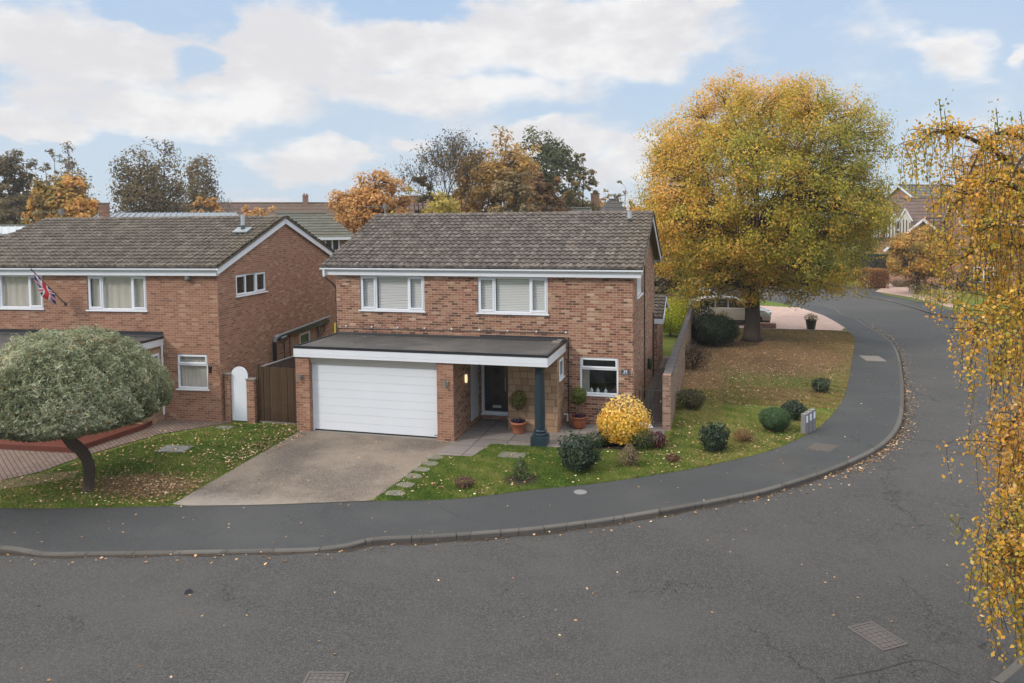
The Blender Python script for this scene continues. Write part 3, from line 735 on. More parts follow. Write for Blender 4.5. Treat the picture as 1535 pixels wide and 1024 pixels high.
def shell(root, W, D, front_holes, side_holes, brick, tile, ze=4.83, zr=6.57, ovR=.28, ovL=.45, zb=-.15, barge_label=None):
    w = MB(); w.wall((-W, 0, 0), UX, -UY, W, zb, 4.6, front_holes); w.build('front_wall', brick, root)
    s = MB(); s.wall((0, 0, 0), UY, UX, D, zb, 4.6, side_holes)
    s.quad((0, 0, 4.6), (0, D, 4.6), (0, D, 4.74), (0, D/2, zr-.12), (0, 0, 4.74)); s.build('gable_wall', brick, root)
    b = MB(); b.wall((-W, 0, 0), UY, -UX, D, zb, 4.6); b.quad((-W, 0, 4.6), (-W, D, 4.6), (-W, D, 4.74), (-W, D/2, zr-.12), (-W, 0, 4.74))
    b.wall((-W, D, 0), UX, UY, W, zb, 4.74); b.quad((-W, 0, 4.6), (0, 0, 4.6), (0, 0, 4.74), (-W, 0, 4.74)); b.build('rear_walls', brick, root)
    r = MB(); xl, xr = -W-ovL, ovR
    tiled_slope(r, xl, xr, -.16, ze, D/2, zr); tiled_slope(r, xl, xr, D+.16, ze, D/2, zr, 16, .20, 4)
    for (ya, yb) in ((-.14, D/2), (D+.14, D/2)):
        r.quad((xl, ya, ze-.03), (xr, ya, ze-.03), (xr, yb, zr-.03), (xl, yb, zr-.03))
    # verge edge
    for x in (xl, xr):
        r.obox((x, -.15, ze-.03), Vector((0, D/2+.15, zr-ze)).normalized(), Vector((0, -(zr-ze), D/2+.15)).normalized(), UX, (0, math.hypot(D/2+.15, zr-ze)), (0, .05), (-.02, .02))
        r.obox((x, D+.15, ze-.03), Vector((0, -D/2-.15, zr-ze)).normalized(), Vector((0, (zr-ze), D/2+.15)).normalized(), UX, (0, math.hypot(D/2+.15, zr-ze)), (0, .05), (-.02, .02))
    roof = r.build('roof', tile, root)
    rd = MB(); n = int((xr-xl)/.45)
    for i in range(n):
        a, bb = xl+(xr-xl)*i/n, xl+(xr-xl)*(i+1)/n-.012; prof = []
        j = random.uniform(-.006, .006)
        base = len(rd.v)
        for x in (a, bb):
            for t in range(7):
                an = math.pi*(t/6); rd.v.append((x, D/2+math.cos(an)*.13, zr-.02+math.sin(an)*.085+j))
        for t in range(6): rd.f.append((base+t, base+t+1, base+7+t+1, base+7+t))
        rd.f.append(tuple(base+t for t in range(7))); rd.f.append(tuple(base+7+t for t in range(7)))
    rd.build('ridge_tiles', tile, roof)
    # bargeboards + soffit
    for x, sgn in ((ovR-.03, 1), (-W-ovL+.03, -1)):
        bb = MB(); sf = MB()
        for (ya, yb, sg) in ((-.15, D/2, 1), (D+.15, D/2, -1)):
            d = Vector((0, (yb-ya), zr-ze)); L = d.length; d.normalize(); nn = Vector((0, -d.z*sg, abs(d.y)))
            bb.obox((x, ya, ze-.05), d, nn, UX, (-.02, L), (-.19, 0), (-.012, .012))
            xa, xb = (0.0, x-.012) if sgn > 0 else (x+.012, -W)
            o = nn*-.12
            sf.quad((xa, ya+o.y, ze-.05+o.z), (xb, ya+o.y, ze-.05+o.z), (xb, yb, zr-.05+o.z), (xa, yb, zr-.05+o.z))
        bb.build('bargeboard', M_FASCIA, root); sf.build('soffit', M_SOFFITBR, root)
    fb = MB(); fb.box(-W-ovL+.04, ovR-.04, -.155, -.135, 4.57, 4.79); fb.box(-W-ovL+.04, ovR-.04, -.135, 0.0, 4.572, 4.59); fb.build('fascia_board', M_FASCIA, root); fb = MB()
    fb.box(-W-ovL+.04, ovR-.04, D+.135, D+.155, 4.57, 4.79); fb.build('fascia_board', M_FASCIA, root)
    for y in (-.205, D+.205):
        g = MB(); base = 0; prof = [(-.05, .0), (-.047, -.035), (-.025, -.06), (.025, -.06), (.047, -.035), (.05, 0), (.04, 0), (.036, -.03), (-.036, -.03), (-.04, 0)]
        for x in (-W-ovL-.02, ovR+.02):
            for (a, b2) in prof: g.v.append((x, y+a, 4.80+b2))
        k = len(prof)
        for t in range(k): g.f.append((t, (t+1) % k, k+(t+1) % k, k+t))
        g.f.append(tuple(range(k))); g.f.append(tuple(range(k, 2*k))); g.build('gutter', M_WHITE, root)
    return roof
M_SOFFITBR = mat_plain('brown_grey_soffit', (.16, .12, .10), .8, .2, var=.1)

def flue(par, x, y, zb, h=.55):
    f = MB(); f.lathe((x, y, zb-.05), [(.075, 0), (.075, .22), (.085, .22), (.085, .27), (.07, .27), (.07, h), (.06, h)], 16); F = f.build('flue_pipe', M_LEADGREY, par, True)
    p = MB(); s = .39; p.obox((x, y-.02, zb), UX, Vector((0, 1, s)).normalized(), Vector((0, -s, 1)).normalized(), (-.28, .28), (-.25, .2), (.01, .055)); p.build('flashing_plate', M_LEADGREY, F)

def flat_roof(root, x0, x1, yf, ztop=2.60, steps=None):
    r = MB(); r.box(x0+.03, x1-.03, yf+.03, 0.0, 2.30, ztop-.02); rf = r.build('flat_roof', M_FELT, root)
    t = MB(); t.box(x0-.01, x1+.01, yf-.012, yf+.05, ztop-.06, ztop+.012); t.box(x1-.05, x1+.012, yf+.05, 0.0, ztop-.06, ztop+.010); t.box(x0-.012, x0+.05, yf+.05, 0.0, ztop-.06, ztop+.010); t.build('roof_edge_trim', M_BLACK, rf)
    f = MB()
    for k in range(3):
        a = 2.285+k*.085; f.box(x0, x1, yf-.004*(k % 2)-.001*k, yf+.03, a, a+.081)
        f.box(x1-.03, x1+.002*k, yf+.03, -.001, a, a+.081); f.box(x0-.002*k, x0+.03, yf+.03, -.001, a, a+.081)
    f.box(x0+.002, x1-.002, yf+.004, yf+.02, 2.285, 2.54)
    f.build('white_fascia', M_FASCIA, root)
    s = MB(); s.box(x0+.03, x1-.03, yf+.03, 0.0, 2.27, 2.29); s.build('porch_ceiling', M_SOFFIT, root)
    u = MB()
    for (a, b, z) in (steps or [(x0, x1, 2.72)]):
        u.quad((a, -.10, ztop-.01), (b, -.10, ztop-.01), (b, -.025, ztop+.05), (a, -.025, ztop+.05)); u.quad((a, -.025, ztop+.05), (b, -.025, ztop+.05), (b, -.02, z), (a, -.02, z))
        u.quad((a, -.02, z), (b, -.02, z), (b, 0, z+.004), (a, 0, z+.004))
    u.build('wall_flashing', M_BLACK, root)

def tri_layout(w): return dict(mull=(w*.245, w*.755), cas=((.05, w*.245-.02, .05, 1.09), (w*.755+.02, w-.05, .05, 1.09)))

# ---- main house
H = thing('brick_house', 'detached brick house with white garage door, blue column and black front door', 'house')
MW, MD = 9.85, 8.5
shell(H, MW, MD, [(.87, 3.14, 3.41, 4.55), (4.95, 7.22, 3.41, 4.55), (8.22, 9.40, .96, 2.11), (5.05, 6.2, .17, 2.27)], [(1.17, 2.95, 3.84, 4.57)], M_BRICK, M_TILE)
w1 = window(H, (-8.98, 0, 3.41), UX, -UY, 2.27, 1.14, blind=True, label='left upstairs window with white blinds', **tri_layout(2.27))
w2 = window(H, (-4.90, 0, 3.41), UX, -UY, 2.27, 1.14, blind=True, label='right upstairs window with white blinds', **tri_layout(2.27))
w3 = window(H, (-1.63, 0, .96), UX, -UY, 1.18, 1.15, top=.80, cas=((.04, 1.14, .82, 1.12),), glass=M_GLASSDK, label='downstairs window with dark interior', cur=(.05, .28, .02, .8))
window(H, (0, 1.17, 3.84), UY, UX, 1.78, .73, mull=(.6, 1.2), blind=True, label='small gable window under the eaves')
flue(H, -.46, 3.3, 6.16, .5)
flat_roof(H, -9.87, -2.06, -2.70, 2.605, [(-9.87, -4.83, 2.63), (-4.83, -2.06, 2.70)])
# garage + porch walls
g = MB()
g.box(-9.87+.02, -9.40, -2.64, -2.34, -.1, 2.28)
g.box(-9.85, -9.65, -2.34, 0.0, -.1, 2.28)
g.build('garage_pier', M_BRICKL, H); g = MB(); g.box(-5.32, -4.82, -2.64, -2.34, -.1, 2.28); g.build('garage_pier', M_BRICKL, H)
g = MB(); g.wall((-4.82, -2.34, 0), UY, UX, 2.34, -.1, 2.28, [(1.27, 2.10, .16, 2.26)], .08); g.build('porch_side_wall', M_BRICK, H)
sd = MB(); sd.box(-4.87, -4.84, -1.07, -.24, .16, .62); sd.box(-4.87, -4.84, -1.07, -.24, .628, 2.26); S = sd.build('side_door', M_GARAGE, H)
hd = MB(); hd.tube([(-4.80, -.34, .95), (-4.80, -.34, 1.25)], .012, 6); hd.build('handle', M_STEEL, S)
pl = MB(); pl.box(-4.818, -4.79, -2.64, -.02, .0, .13); pl.box(-5.33, -4.80, -2.665, -2.642, -.02, .13); pl.build('brick_plinth', M_BRICK, H)
gd = MB(); x0, x1 = -9.34, -5.33
for k in range(8):
    a = .055+k*.2485; gd.box(x0, x1, -2.445, -2.40, a, a+.2435)
    gd.box(x0+.001, x1-.001, -2.429, -2.395, a+.2, a+.26)
GD = gd.build('garage_door', M_GARAGE, H, bevel=.004)
s = MB(); s.box(x0, x1, -2.448, -2.41, .018, .053); s.build('rubber_seal', M_BLACK, GD)
s = MB(); s.box(x1-.16, x1-.02, -2.456, -2.446, .10, .118); s.build('handle', M_BLACKPIPE, GD)
s = MB(); s.box(-9.398, -9.342, -2.46, -2.39, 0, 2.05); s.build('door_frame', M_WHITE, H)
s = MB(); s.quad((-9.40, -2.62, 2.285), (-5.32, -2.62, 2.285), (-5.32, -2.47, 2.045), (-9.40, -2.47, 2.045)); s.quad((-9.40, -2.47, 2.045), (-5.32, -2.47, 2.045), (-5.32, -2.38, 2.045), (-9.40, -2.38, 2.045)); s.build('lintel_board', M_SOFFIT, H)
s = MB(); s.box(-9.40, -5.32, -2.62, -2.36, -.03, .016); s.build('garage_threshold', M_CONCW, H)
# stone porch room
st = MB(); st.wall((-3.63, -1.1, 0), UX, -UY, 1.51, -.1, 2.28); st.wall((-2.12, -1.1, 0), UY, UX, 1.1, -.1, 2.28, [(.30, .96, 1.54, 2.13)], .08)
st.wall((-3.63, -1.1, 0), UY, -UX, 1.1, -.1, 2.28); st.build('stone_wall', M_STONE, H)
window(H, (-2.12, -.80, 1.54), UY, UX, .66, .59, mull=(), cas=((.03, .63, .03, .56),), label='tiny window in the stone porch wall', rec=-.0)
# front door
d = MB(); P = Vector((-4.80, 0, .17))
for q in ((0, 1.15, 0, .09), (0, .085, .09, 2.1), (1.065, 1.15, .09, 2.1), (.085, 1.065, 2.02, 2.1)): d.obox(P, UX, UZ, -UY, q[:2], q[2:], (-.06, .01))
d.obox(P, UX, UZ, -UY, (-.02, 1.17), (-.02, .012), (-.04, .07)); FD = d.build('front_door_frame', M_WHITE, H)
d = MB(); d.obox(P, UX, UZ, -UY, (.09, 1.06), (.10, 2.015), (-.06, -.02)); DD = d.build('front_door', M_DOORBLK, FD)
for k in range(3):
    zz = .42+k*.43
    e = MB(); 
    for q in ((.40, .60, zz, zz+.012), (.40, .60, zz+.20, zz+.212), (.40, .412, zz, zz+.21), (.588, .60, zz, zz+.21)): e.obox(P, UX, UZ, -UY, q[:2], q[2:], (-.02, -.01))
    e.obox(P, UX, UZ, -UY, (.42, .58), (zz+.02, zz+.19), (-.02, -.016)); e.build('door_light', M_CARGLASS, FD)
e = MB(); e.tube([P+Vector((.80, -.045, .75)), P+Vector((.80, -.045, 1.75))], .014, 8); e.tube([P+Vector((.80, .03, .85)), P+Vector((.80, -.045, .85))], .01, 6); e.tube([P+Vector((.80, .03, 1.65)), P+Vector((.80, -.045, 1.65))], .01, 6); e.build('pull_handle', M_HANDLE, FD)
e = MB(); e.obox(P, UX, UZ, -UY, (.36, .64), (.21, .29), (-.02, -.004)); e.build('letterbox', M_HANDLE, FD)
e = MB(); e.lathe(P+Vector((.98, 0, 1.0)), [(.03, -.03), (.03, .03)], 10); e.build('lock', M_STEEL, FD)
# column
c = MB(); cx, cy = -2.37, -2.33
c.box(cx-.225, cx+.225, cy-.225, cy+.225, -.02, .27)
c.box(cx-.20, cx+.20, cy-.20, cy+.20, .27, .29)
prof = [(.19, .29), (.205, .31), (.205, .335), (.175, .355), (.155, .37), (.165, .385), (.18, .40), (.18, .42), (.158, .435), (.15, .45)]
c.lathe((cx, cy, 0), prof, 32)
c.lathe((cx, cy, 0), [(.148, .45), (.149, .9), (.143, 1.5), (.130, 2.02)], 96, lambda t, z: 1-.035*(.5+.5*math.cos(t*20)))
c.lathe((cx, cy, 0), [(.13, 2.02), (.145, 2.03), (.145, 2.05), (.13, 2.06), (.128, 2.14), (.15, 2.18), (.165, 2.22), (.165, 2.23)], 32)
c.box(cx-.20, cx+.20, cy-.20, cy+.20, 2.232, 2.275); c.build('porch_column', M_TEAL, H)
# lamps
for x in (-9.70, -5.05):
    l = MB(); l.tube([(x, -2.73, 1.58), (x, -2.73, 1.80)], .035, 12); l.box(x-.03, x+.03, -2.72, -2.64, 1.66, 1.73); l.box(x+.03, x+.075, -2.69, -2.64, 1.62, 1.74); l.build('wall_light', M_STEEL, H)
l = MB(); l.lathe((-4.74, -1.72, 1.52), [(.01, -.05), (.03, -.03), (.05, .0), (.05, .012)], 12); l.lathe((-4.74, -1.72, 1.52), [(.055, .26), (.05, .28), (.02, .30)], 12); l.box(-4.82, -4.79, -1.75, -1.69, 1.5, 1.85)
for k in range(4):
    a = k*1.57+.78; l.tube([(-4.74+.052*math.cos(a), -1.72+.052*math.sin(a), 1.52), (-4.74+.052*math.cos(a), -1.72+.052*math.sin(a), 1.79)], .006, 5)
LL = l.build('porch_lantern', M_STEEL, H, label) if False else l.build('porch_lantern', M_STEEL, H); LL['label'] = 'lit lantern in the porch'
l = MB(); l.lathe((-4.74, -1.72, 1.54), [(.036, 0), (.04, .1), (.036, .23)], 12); l.build('glowing_bulb', M_LAMP, LL)
# sign 39
s = MB(); s.box(-.365, -.115, -.02, 0, 1.615, 1.775); SG = s.build('number_plate', M_BLUESIGN, H, bevel=.004)
def text(body, size, loc, rot, mat, par, name, ext=.002):
    c = bpy.data.curves.new(name, 'FONT'); c.body = body; c.size = size; c.extrude = ext; c.align_x = 'CENTER'; c.align_y = 'CENTER'
    o = bpy.data.objects.new(name, c); me = bpy.data.meshes.new_from_object(o); bpy.data.objects.remove(o); bpy.data.curves.remove(c)
    me.materials.clear(); me.materials.append(mat); o = bpy.data.objects.new(name, me); col.objects.link(o); o.location = loc; o.rotation_euler = rot; o.parent = par; return o
text('39', .125, (-.24, -.025, 1.712), (R(90), 0, 0), M_LABEL, SG, 'house_number')
s = MB(); s.box(-.335, -.145, -.023, -.019, 1.645, 1.652); s.build('sign_line', M_LABEL, SG)
# pipes, cable, vents
s = MB(); s.tube([(-1.98, -.05, 2.72), (-1.98, -.05, .06)], .022, 8); s.tube([(-1.98, -.05, .06), (-1.98, -.12, .02)], .022, 8); s.build('downpipe', M_BLACKPIPE, H)
s = MB(); s.tube([(-9.85+.02, -.03, 2.80), (-4.9, -.03, 2.82), (-2.0, -.03, 2.84)], .012, 5); s.build('light_cable', M_BLACKPIPE, H)
for k in range(9):
    s = MB(); x = -9.5+k*.93; s.box(x-.02, x+.02, -.05, -.015, 2.84, 2.885); s.build('cable_light', M_LABEL, H)
s = MB(); s.tube([(-2.10, -.20, .36), (-1.98, -.20, .36), (-1.98, -.20, .14)], .022, 8); s.build('overflow_pipe', M_WHITE, H)
s = MB(); s.tube([(-10.18, -.2, 4.75), (-10.18, -.2, 4.52)], .045, 8); s.build('gutter_outlet', M_WHITE, H); s = MB(); s.tube([(-10.18, -.2, 4.52), (-9.93, .02, 4.22), (-9.93, .12, 4.12), (-9.93, .12, .1)], .026, 8); s.build('downpipe', M_BROWNPIPE, H)
s = MB(); s.tube([(-9.88, -.07, 2.62), (-9.88, -.07, 2.95)], .03, 8); s.build('gas_pipe', M_YELLOW, H)
s = MB(); s.tube([(.03, 3.6, 4.75), (.03, 3.6, .05)], .02, 8); s.build('downpipe', M_BROWNPIPE, H)
s = MB(); s.tube([(.03, 7.6, 2.6), (.03, 7.6, .05)], .03, 8); s.build('soil_pipe', M_BROWNPIPE, H)
# rear lean-to extension
e = MB(); e.wall((.12, 8.5, 0), UY, UX, 3.6, -.1, 2.25); e.quad((.12, 8.5, 2.25), (.12, 12.1, 2.25), (.12, 10.3, 2.95)); e.wall((-4, 12.1, 0), UX, UY, 4.12, -.1, 2.25); e.wall((0, 8.5, 0), UX, -UY, .12, -.1, 2.25); e.build('rear_extension_wall', M_BRICK, H)
e = MB(); tiled_slope(e, -4, .38, 8.25, 2.30, 10.3, 3.02, 7, .20, 4); tiled_slope(e, -4, .38, 12.35, 2.30, 10.3, 3.02, 7, .20, 4); e.quad((-4, 8.27, 2.27), (.38, 8.27, 2.27), (.38, 10.3, 2.99), (-4, 10.3, 2.99)); e.quad((-4, 12.33, 2.27), (.38, 12.33, 2.27), (.38, 10.3, 2.99), (-4, 10.3, 2.99)); e.build('extension_roof', M_TILE, H)
e = MB(); e.box(.01, .38, 8.22, 8.25, 2.08, 2.28)
for (ya, sg) in ((8.25, 1), (12.35, -1)):
    d = Vector((0, sg*2.05, .72)); L_ = d.length; d.normalize(); e.obox((.385, ya, 2.27), d, Vector((0, -sg*d.z, abs(d.y))), UX, (0, L_), (-.16, 0), (-.012, .012))
e.build('extension_fascia', M_FASCIA, H)

# ornaments in the kitchen window
for i, (x, lab) in enumerate(((-1.30, 'white lantern ornament on the sill, left of three'), (-1.10, 'white lantern ornament on the sill, middle of three'), (-.86, 'white lantern ornament on the sill, right of three'))):
    o = MB(); o.lathe((x, .19, .965), [(.05, 0), (.05, .09), (.055, .095), (.02, .14), (.012, .15), (.012, .18)], 8); tag(o.build('sill_ornament', M_LABEL), lab, 'ornament', 'ornaments in the kitchen window')
shrub('purple_flower', 'purple flowers in the dark downstairs window', 'flowers', -.62, .22, .09, .07, .17, [(0, (.12, .10, .3)), (1, (.3, .25, .6))], 160, .03, z0=.96, nstem=2)

# ---- neighbour house (left)
a5 = R(4.874)
NH = thing('neighbour_house', 'orange brick house on the left behind the clipped tree', 'house', (-12.74, -2.29, .20), a5, None, .979)
shell(NH, 9.85, 9.2, [(5.11, 7.29, 3.41, 4.55), (1.22, 3.42, 3.43, 4.56), (8.32, 9.41, .86, 2.0)], [(1.09, 3.13, 3.79, 4.50), (5.68, 6.71, 1.15, 1.84)], M_BRICKL, M_TILEL, zb=-.3, zr=6.47, ovR=.10)
window(NH, (-4.74, 0, 3.41), UX, -UY, 2.18, 1.14, glass=M_GLASSCL, cur=(.06, 2.14, .05, 1.1), label='upstairs window nearest the gable', **tri_layout(2.18))
window(NH, (-8.63, 0, 3.43), UX, -UY, 2.20, 1.13, glass=M_GLASSCL, cur=(.06, 2.14, .05, 1.1), label='upstairs window behind the flag', **tri_layout(2.2))
window(NH, (-1.53, 0, .86), UX, -UY, 1.09, 1.14, top=.80, cas=((.04, 1.05, .82, 1.11),), glass=M_GLASSCL, cur=(.03, 1.05, .03, 1.1), label='downstairs window beside the wall light')
window(NH, (0, 1.09, 3.79), UY, UX, 2.04, .71, mull=(.68, 1.36), cas=((.04, .66, .03, .68), (1.38, 2.0, .03, .68)), glass=M_GLASSDK, label='triple window high in the gable')
window(NH, (0, 5.68, 1.15), UY, UX, 1.03, .69, cas=((.05, .98, .04, .65),), glass=M_GLASSDK, label='small side window beside the black pipe')
flat_roof(NH, -9.85, -2.0, -2.75, 2.56)
s = MB(); s.wall((-3.6, -1.1, 0), UX, -UY, 1.54, -.3, 2.28); s.wall((-2.06, -1.1, 0), UY, UX, 1.1, -.3, 2.28, [(.2, .95, 1.05, 2.05)], .08); s.wall((-9.85, -2.4, 0), UX, -UY, 5, -.3, 2.28); s.wall((-4.85, -2.4, 0), UY, UX, 2.4, -.3, 2.28); s.build('stone_wall', M_STONE, NH)
window(NH, (-2.06, -.9, 1.05), UY, UX, .75, 1.0, cas=((.03, .72, .03, .97),), label='narrow window in the stone porch', glass=M_GLASSDK, rec=0)
s = MB(); s.tube([(-2.02, -.06, 2.3), (-2.02, -.06, 0)], .035, 8); s.build('downpipe', M_WHITE, NH)
s = MB(); s.lathe((-1.0, -.07, 4.44), [(.03, -.05), (.09, .0), (.10, .08), (.06, .12)], 12); s.build('alarm_camera', M_CONC, NH)
s = MB(); s.tube([(-.22, -.02, 1.72), (-.22, -.16, 1.76), (-.22, -.2, 1.70)], .012, 6); s.lathe((-.22, -.2, 1.42), [(.02, 0), (.05, .03), (.065, .22), (.08, .24), (.02, .3)], 8); s.build('wall_lantern', M_BLACKPIPE, NH)
s = MB(); s.tube([(.08, 3.5, -.1), (.08, 3.5, 1.85), (.09, 3.56, 1.97), (.1, 3.7, 2.02)], .075, 12); s.build('soil_pipe', M_BLACKPIPE, NH)
s = MB(); s.tube([(.1, 3.95, 1.93), (.12, 4.3, 1.95)], .05, 10); s.build('pipe_stub', M_GREYMETAL, NH); s = MB(); s.tube([(.08, 3.5, 1.86), (.09, 3.55, 2.0), (.1, 3.72, 2.05)], .078, 12); s.build('pipe_elbow', M_GREYMETAL, NH)
s = MB(); s.tube([(.1, 3.7, 2.05), (.1, 8.4, 2.20)], .045, 8); s.build('side_gutter', M_GREYMETAL, NH)
s = MB(); s.box(.0, .085, 3.7, 8.4, 1.93, 2.06)
for yy in (4.3, 4.75, 7.3): s.tube([(.05, yy, 2.0), (.05, yy, .6)], .02, 6)
s.build('side_pipes', M_BLACKPIPE, NH)
s = MB()
for q in (((.03, 7.35, 1.95), (.03, 7.95, 2.0)), ((.03, 7.35, 1.95), (.03, 7.35, 1.55)), ((.03, 7.35, 1.55), (.03, 7.95, 1.6)), ((.03, 7.95, 2.0), (.03, 7.95, 1.6)), ((.03, 7.35, 1.55), (.03, 7.95, 2.0))): s.tube(q, .02, 6)
s.build('iron_bracket', M_BLACKPIPE, NH)
flue(NH, -.72, 2.9, 5.98, .62)

# red painted terrace in front of the neighbour
s = MB(); q = [(-17.6, -6.3), (-14.72, -6.05), (-14.55, -3.5), (-14.75, -2.9), (-17.6, -3.2)]
s.quad(*[(x, y, .16) for x, y in q]); 
for i in range(5): s.quad((*q[i], 0), (*q[(i+1) % 5], 0), (*q[(i+1) % 5], .16), (*q[i], .16))
tag(s.build('raised_terrace', M_REDPAINT), 'low red painted terrace behind the clipped tree trunk', 'terrace')

# flag
def nh(x, y, z):
    c, s_ = math.cos(a5), math.sin(a5); x, y, z = x*.979, y*.979, z*.979; return Vector((-12.74+x*c-y*s_, -2.29+x*s_+y*c, .2+z))
FP = nh(-5.58, 0, 3.59); d = ray(47, 404); tt = (FP.y-.85-CAM[1])/d[1]; FT = Vector(CAM+d*tt)
FL = thing('flag', 'union flag hanging from a slanted pole on the neighbour wall', 'flag', FP)
s = MB(); s.tube([(0, 0, 0), FT-FP], .014, 8); s.lathe((FT-FP), [(.0, -.03), (.03, 0), (0, .03)], 10); s.build('flagpole', mat_plain('dark_pole', (.05, .035, .025), .5), FL)
s = MB(); s.lathe((0, .01, -.04), [(.04, 0), (.05, .04), (.04, .09)], 10); s.build('pole_bracket', M_BLACKPIPE, FL)
nu, nv = 54, 34; dv = FT-FP; V = []; Cc = []
for i in range(nu+1):
    for j in range(nv+1):
        a, b = i/nu, j/nv                       # a along pole (hoist 0=tip), b away from the pole
        p = dv*(1.0-.05-.62*a)
        drop = .60*b*(1-.25*a); fold = math.sin(b*9+a*3)*.05*b+math.sin(a*13)*.035*b
        p = p+Vector((.10*b+fold+.10*b*(1-a), -.04*b+math.cos(b*8+a*5)*.05*b, -drop)); V.append(tuple(p))
        X, Y = (b-.5)*2, (a-.5)*1.0
        dd = min(abs(Y-X*.5), abs(Y+X*.5))
        if abs(X) < .1 or abs(Y) < .1: cl = (.50, .035, .04)
        elif abs(X) < .17 or abs(Y) < .17: cl = (.68, .68, .72)
        elif dd < .045: cl = (.50, .035, .04)
        elif dd < .12: cl = (.68, .68, .72)
        else: cl = (.02, .035, .13)
        Cc.append((*cl, 1))
me = bpy.data.meshes.new('cloth'); me.from_pydata(V, [], [(i*(nv+1)+j, (i+1)*(nv+1)+j, (i+1)*(nv+1)+j+1, i*(nv+1)+j+1) for i in range(nu) for j in range(nv)])
ca = me.color_attributes.new('Col', 'FLOAT_COLOR', 'POINT'); ca.data.foreach_set('color', [q for c in Cc for q in c]); me.materials.append(mat_leaf('flag_cloth', .2, .8))
o = bpy.data.objects.new('cloth', me); col.objects.link(o); o.parent = FL

# ---- gate, small piers, wooden fence
A = G(345.5, 633); B = G(378, 631)
for (x0, x1, zt, lab) in ((-12.70, -12.50, 1.50, 'small brick pier left of the white gate, touching the neighbour house'), (-11.90, -11.62, 1.36, 'small brick pier between the white gate and the brown fence')):
    s = MB(); t = thing('brick_pier', lab, 'pier', ((x0+x1)/2, -2.05, 0), 0, 'brick gate piers'); hw = (x1-x0)/2
    s.box(-hw, hw, -.11, .11, -.1, zt); s.build('pier_body', M_BRICKL, t); s = MB(); s.box(-hw-.02, hw+.02, -.13, .13, zt+.001, zt+.045); s.build('cap', M_CONCW, t)
t = thing('garden_gate', 'arched white boarded garden gate between two small brick piers', 'gate', (-12.20, -2.05, 0))
s = MB(); n = 8; w = .60; hs = 1.50
for k in range(n):
    x0, x1 = -w/2+w*k/n+.002, -w/2+w*(k+1)/n-.002
    pts = []
    for x in (x0, (x0+x1)/2, x1): pts.append((x, hs-.02+math.sqrt(max(0, (w/2)**2-x*x))*.95))
    b = len(s.v)
    for y in (-.03, .0):
        s.v += [(x0, y, .03), (x1, y, .03)]+[(x, y, z) for x, z in reversed(pts)]
    s.f += [(b, b+1, b+2, b+3, b+4), (b+5, b+6, b+7, b+8, b+9)]+[(b+i, b+(i+1) % 5, b+5+(i+1) % 5, b+5+i) for i in range(5)]
s.build('boarding', M_GATEW, t); s = MB(); s.box(-.28, .28, .0, .03, .3, .4); s.build('rail', M_GATEW, t); s = MB(); s.box(-.28, .28, .0, .03, 1.2, 1.3); s.build('rail', M_GATEW, t)
t = thing('wooden_fence', 'dark brown close boarded fence beside the garage', 'fence', (-11.58, -2.0, 0))
def boards(par, P, u, n, L, z0, z1, bw, mat, name='boarding', jz=.01):
    s = MB(); k = int(L/bw)
    for i in range(k):
        s.obox(P, u, UZ, n, (i*L/k+.004, (i+1)*L/k-.003), (z0, z1+random.uniform(-jz, jz)), (0, .018+.008*(i % 2)))
    return s.build(name, mat, par)
boards(t, (0, 0, 0), UX, -UY, 1.68, .06, 1.78, .105, M_WOOD)
s = MB(); s.box(-.0, 1.68, .0, .05, .3, .38); s.build('rail', M_WOOD, t); s = MB(); s.box(0, 1.68, 0, .05, 1.4, 1.48); s.build('rail', M_WOOD, t)
s = MB(); s.box(-.05, .03, -.04, .06, -.1, 1.86); s.build('post', M_WOOD, t)
s = MB(); s.box(.0, 1.68, -.02, .03, .0, .055); s.build('gravel_board', M_CONCW, t)
t = thing('boundary_fence', 'side fence with a pale capping rail running back between the two houses', 'fence', (-11.52, -1.9, 0))
boards(t, (0, 0, 0), UY, UX, 7.0, .1, 1.72, .12, mat_wood('grey_brown_boards', (.07, .055, .045), (.14, .11, .09), .12, 'y'))
s = MB(); s.box(-.03, .05, 0, 7.0, 1.735, 1.775); s.build('capping_rail', M_CONC, t)

# ---- garden boundary wall on the right
t = thing('garden_wall', 'long brick garden wall with dark coping running back from the house', 'wall', (1.0, -.05, 0), -.0125)
s = MB(); s.box(-.10, .10, 0.34, 22.0, -.1, 1.58); s.build('wall_body', M_BRICKOLD, t)
s = MB(); y = .30
while y < 21.8:
    L = .215; hw = .125 if y < 6.4 else .105; s.box(-hw, hw, y, y+L, 1.583, 1.66+random.uniform(-.006, .006)); y += .225
s.build('coping', M_COPING, t)
s = MB(); s.box(-.13, .11, 0, .337, -.1, 1.66); s.build('end_pier', M_BRICKPIER, t)
# side gate
t = thing('side_gate', 'thin black metal gate across the side path', 'gate', (.02, .25, 0))
s = MB(); s.tube([(0, 0, 1.12), (.84, 0, 1.12)], .012, 6); s.tube([(0, 0, .12), (.84, 0, .12)], .012, 6)
for k in range(8): s.tube([(.02+k*.114, 0, .05), (.02+k*.114, 0, 1.12)], .008, 5)
s.build('bars', M_BLACKPIPE, t)
s = MB(); s.lathe((.78, -.02, .8), [(.02, -.03), (.02, .03)], 8); s.build('latch', M_STEEL, t)
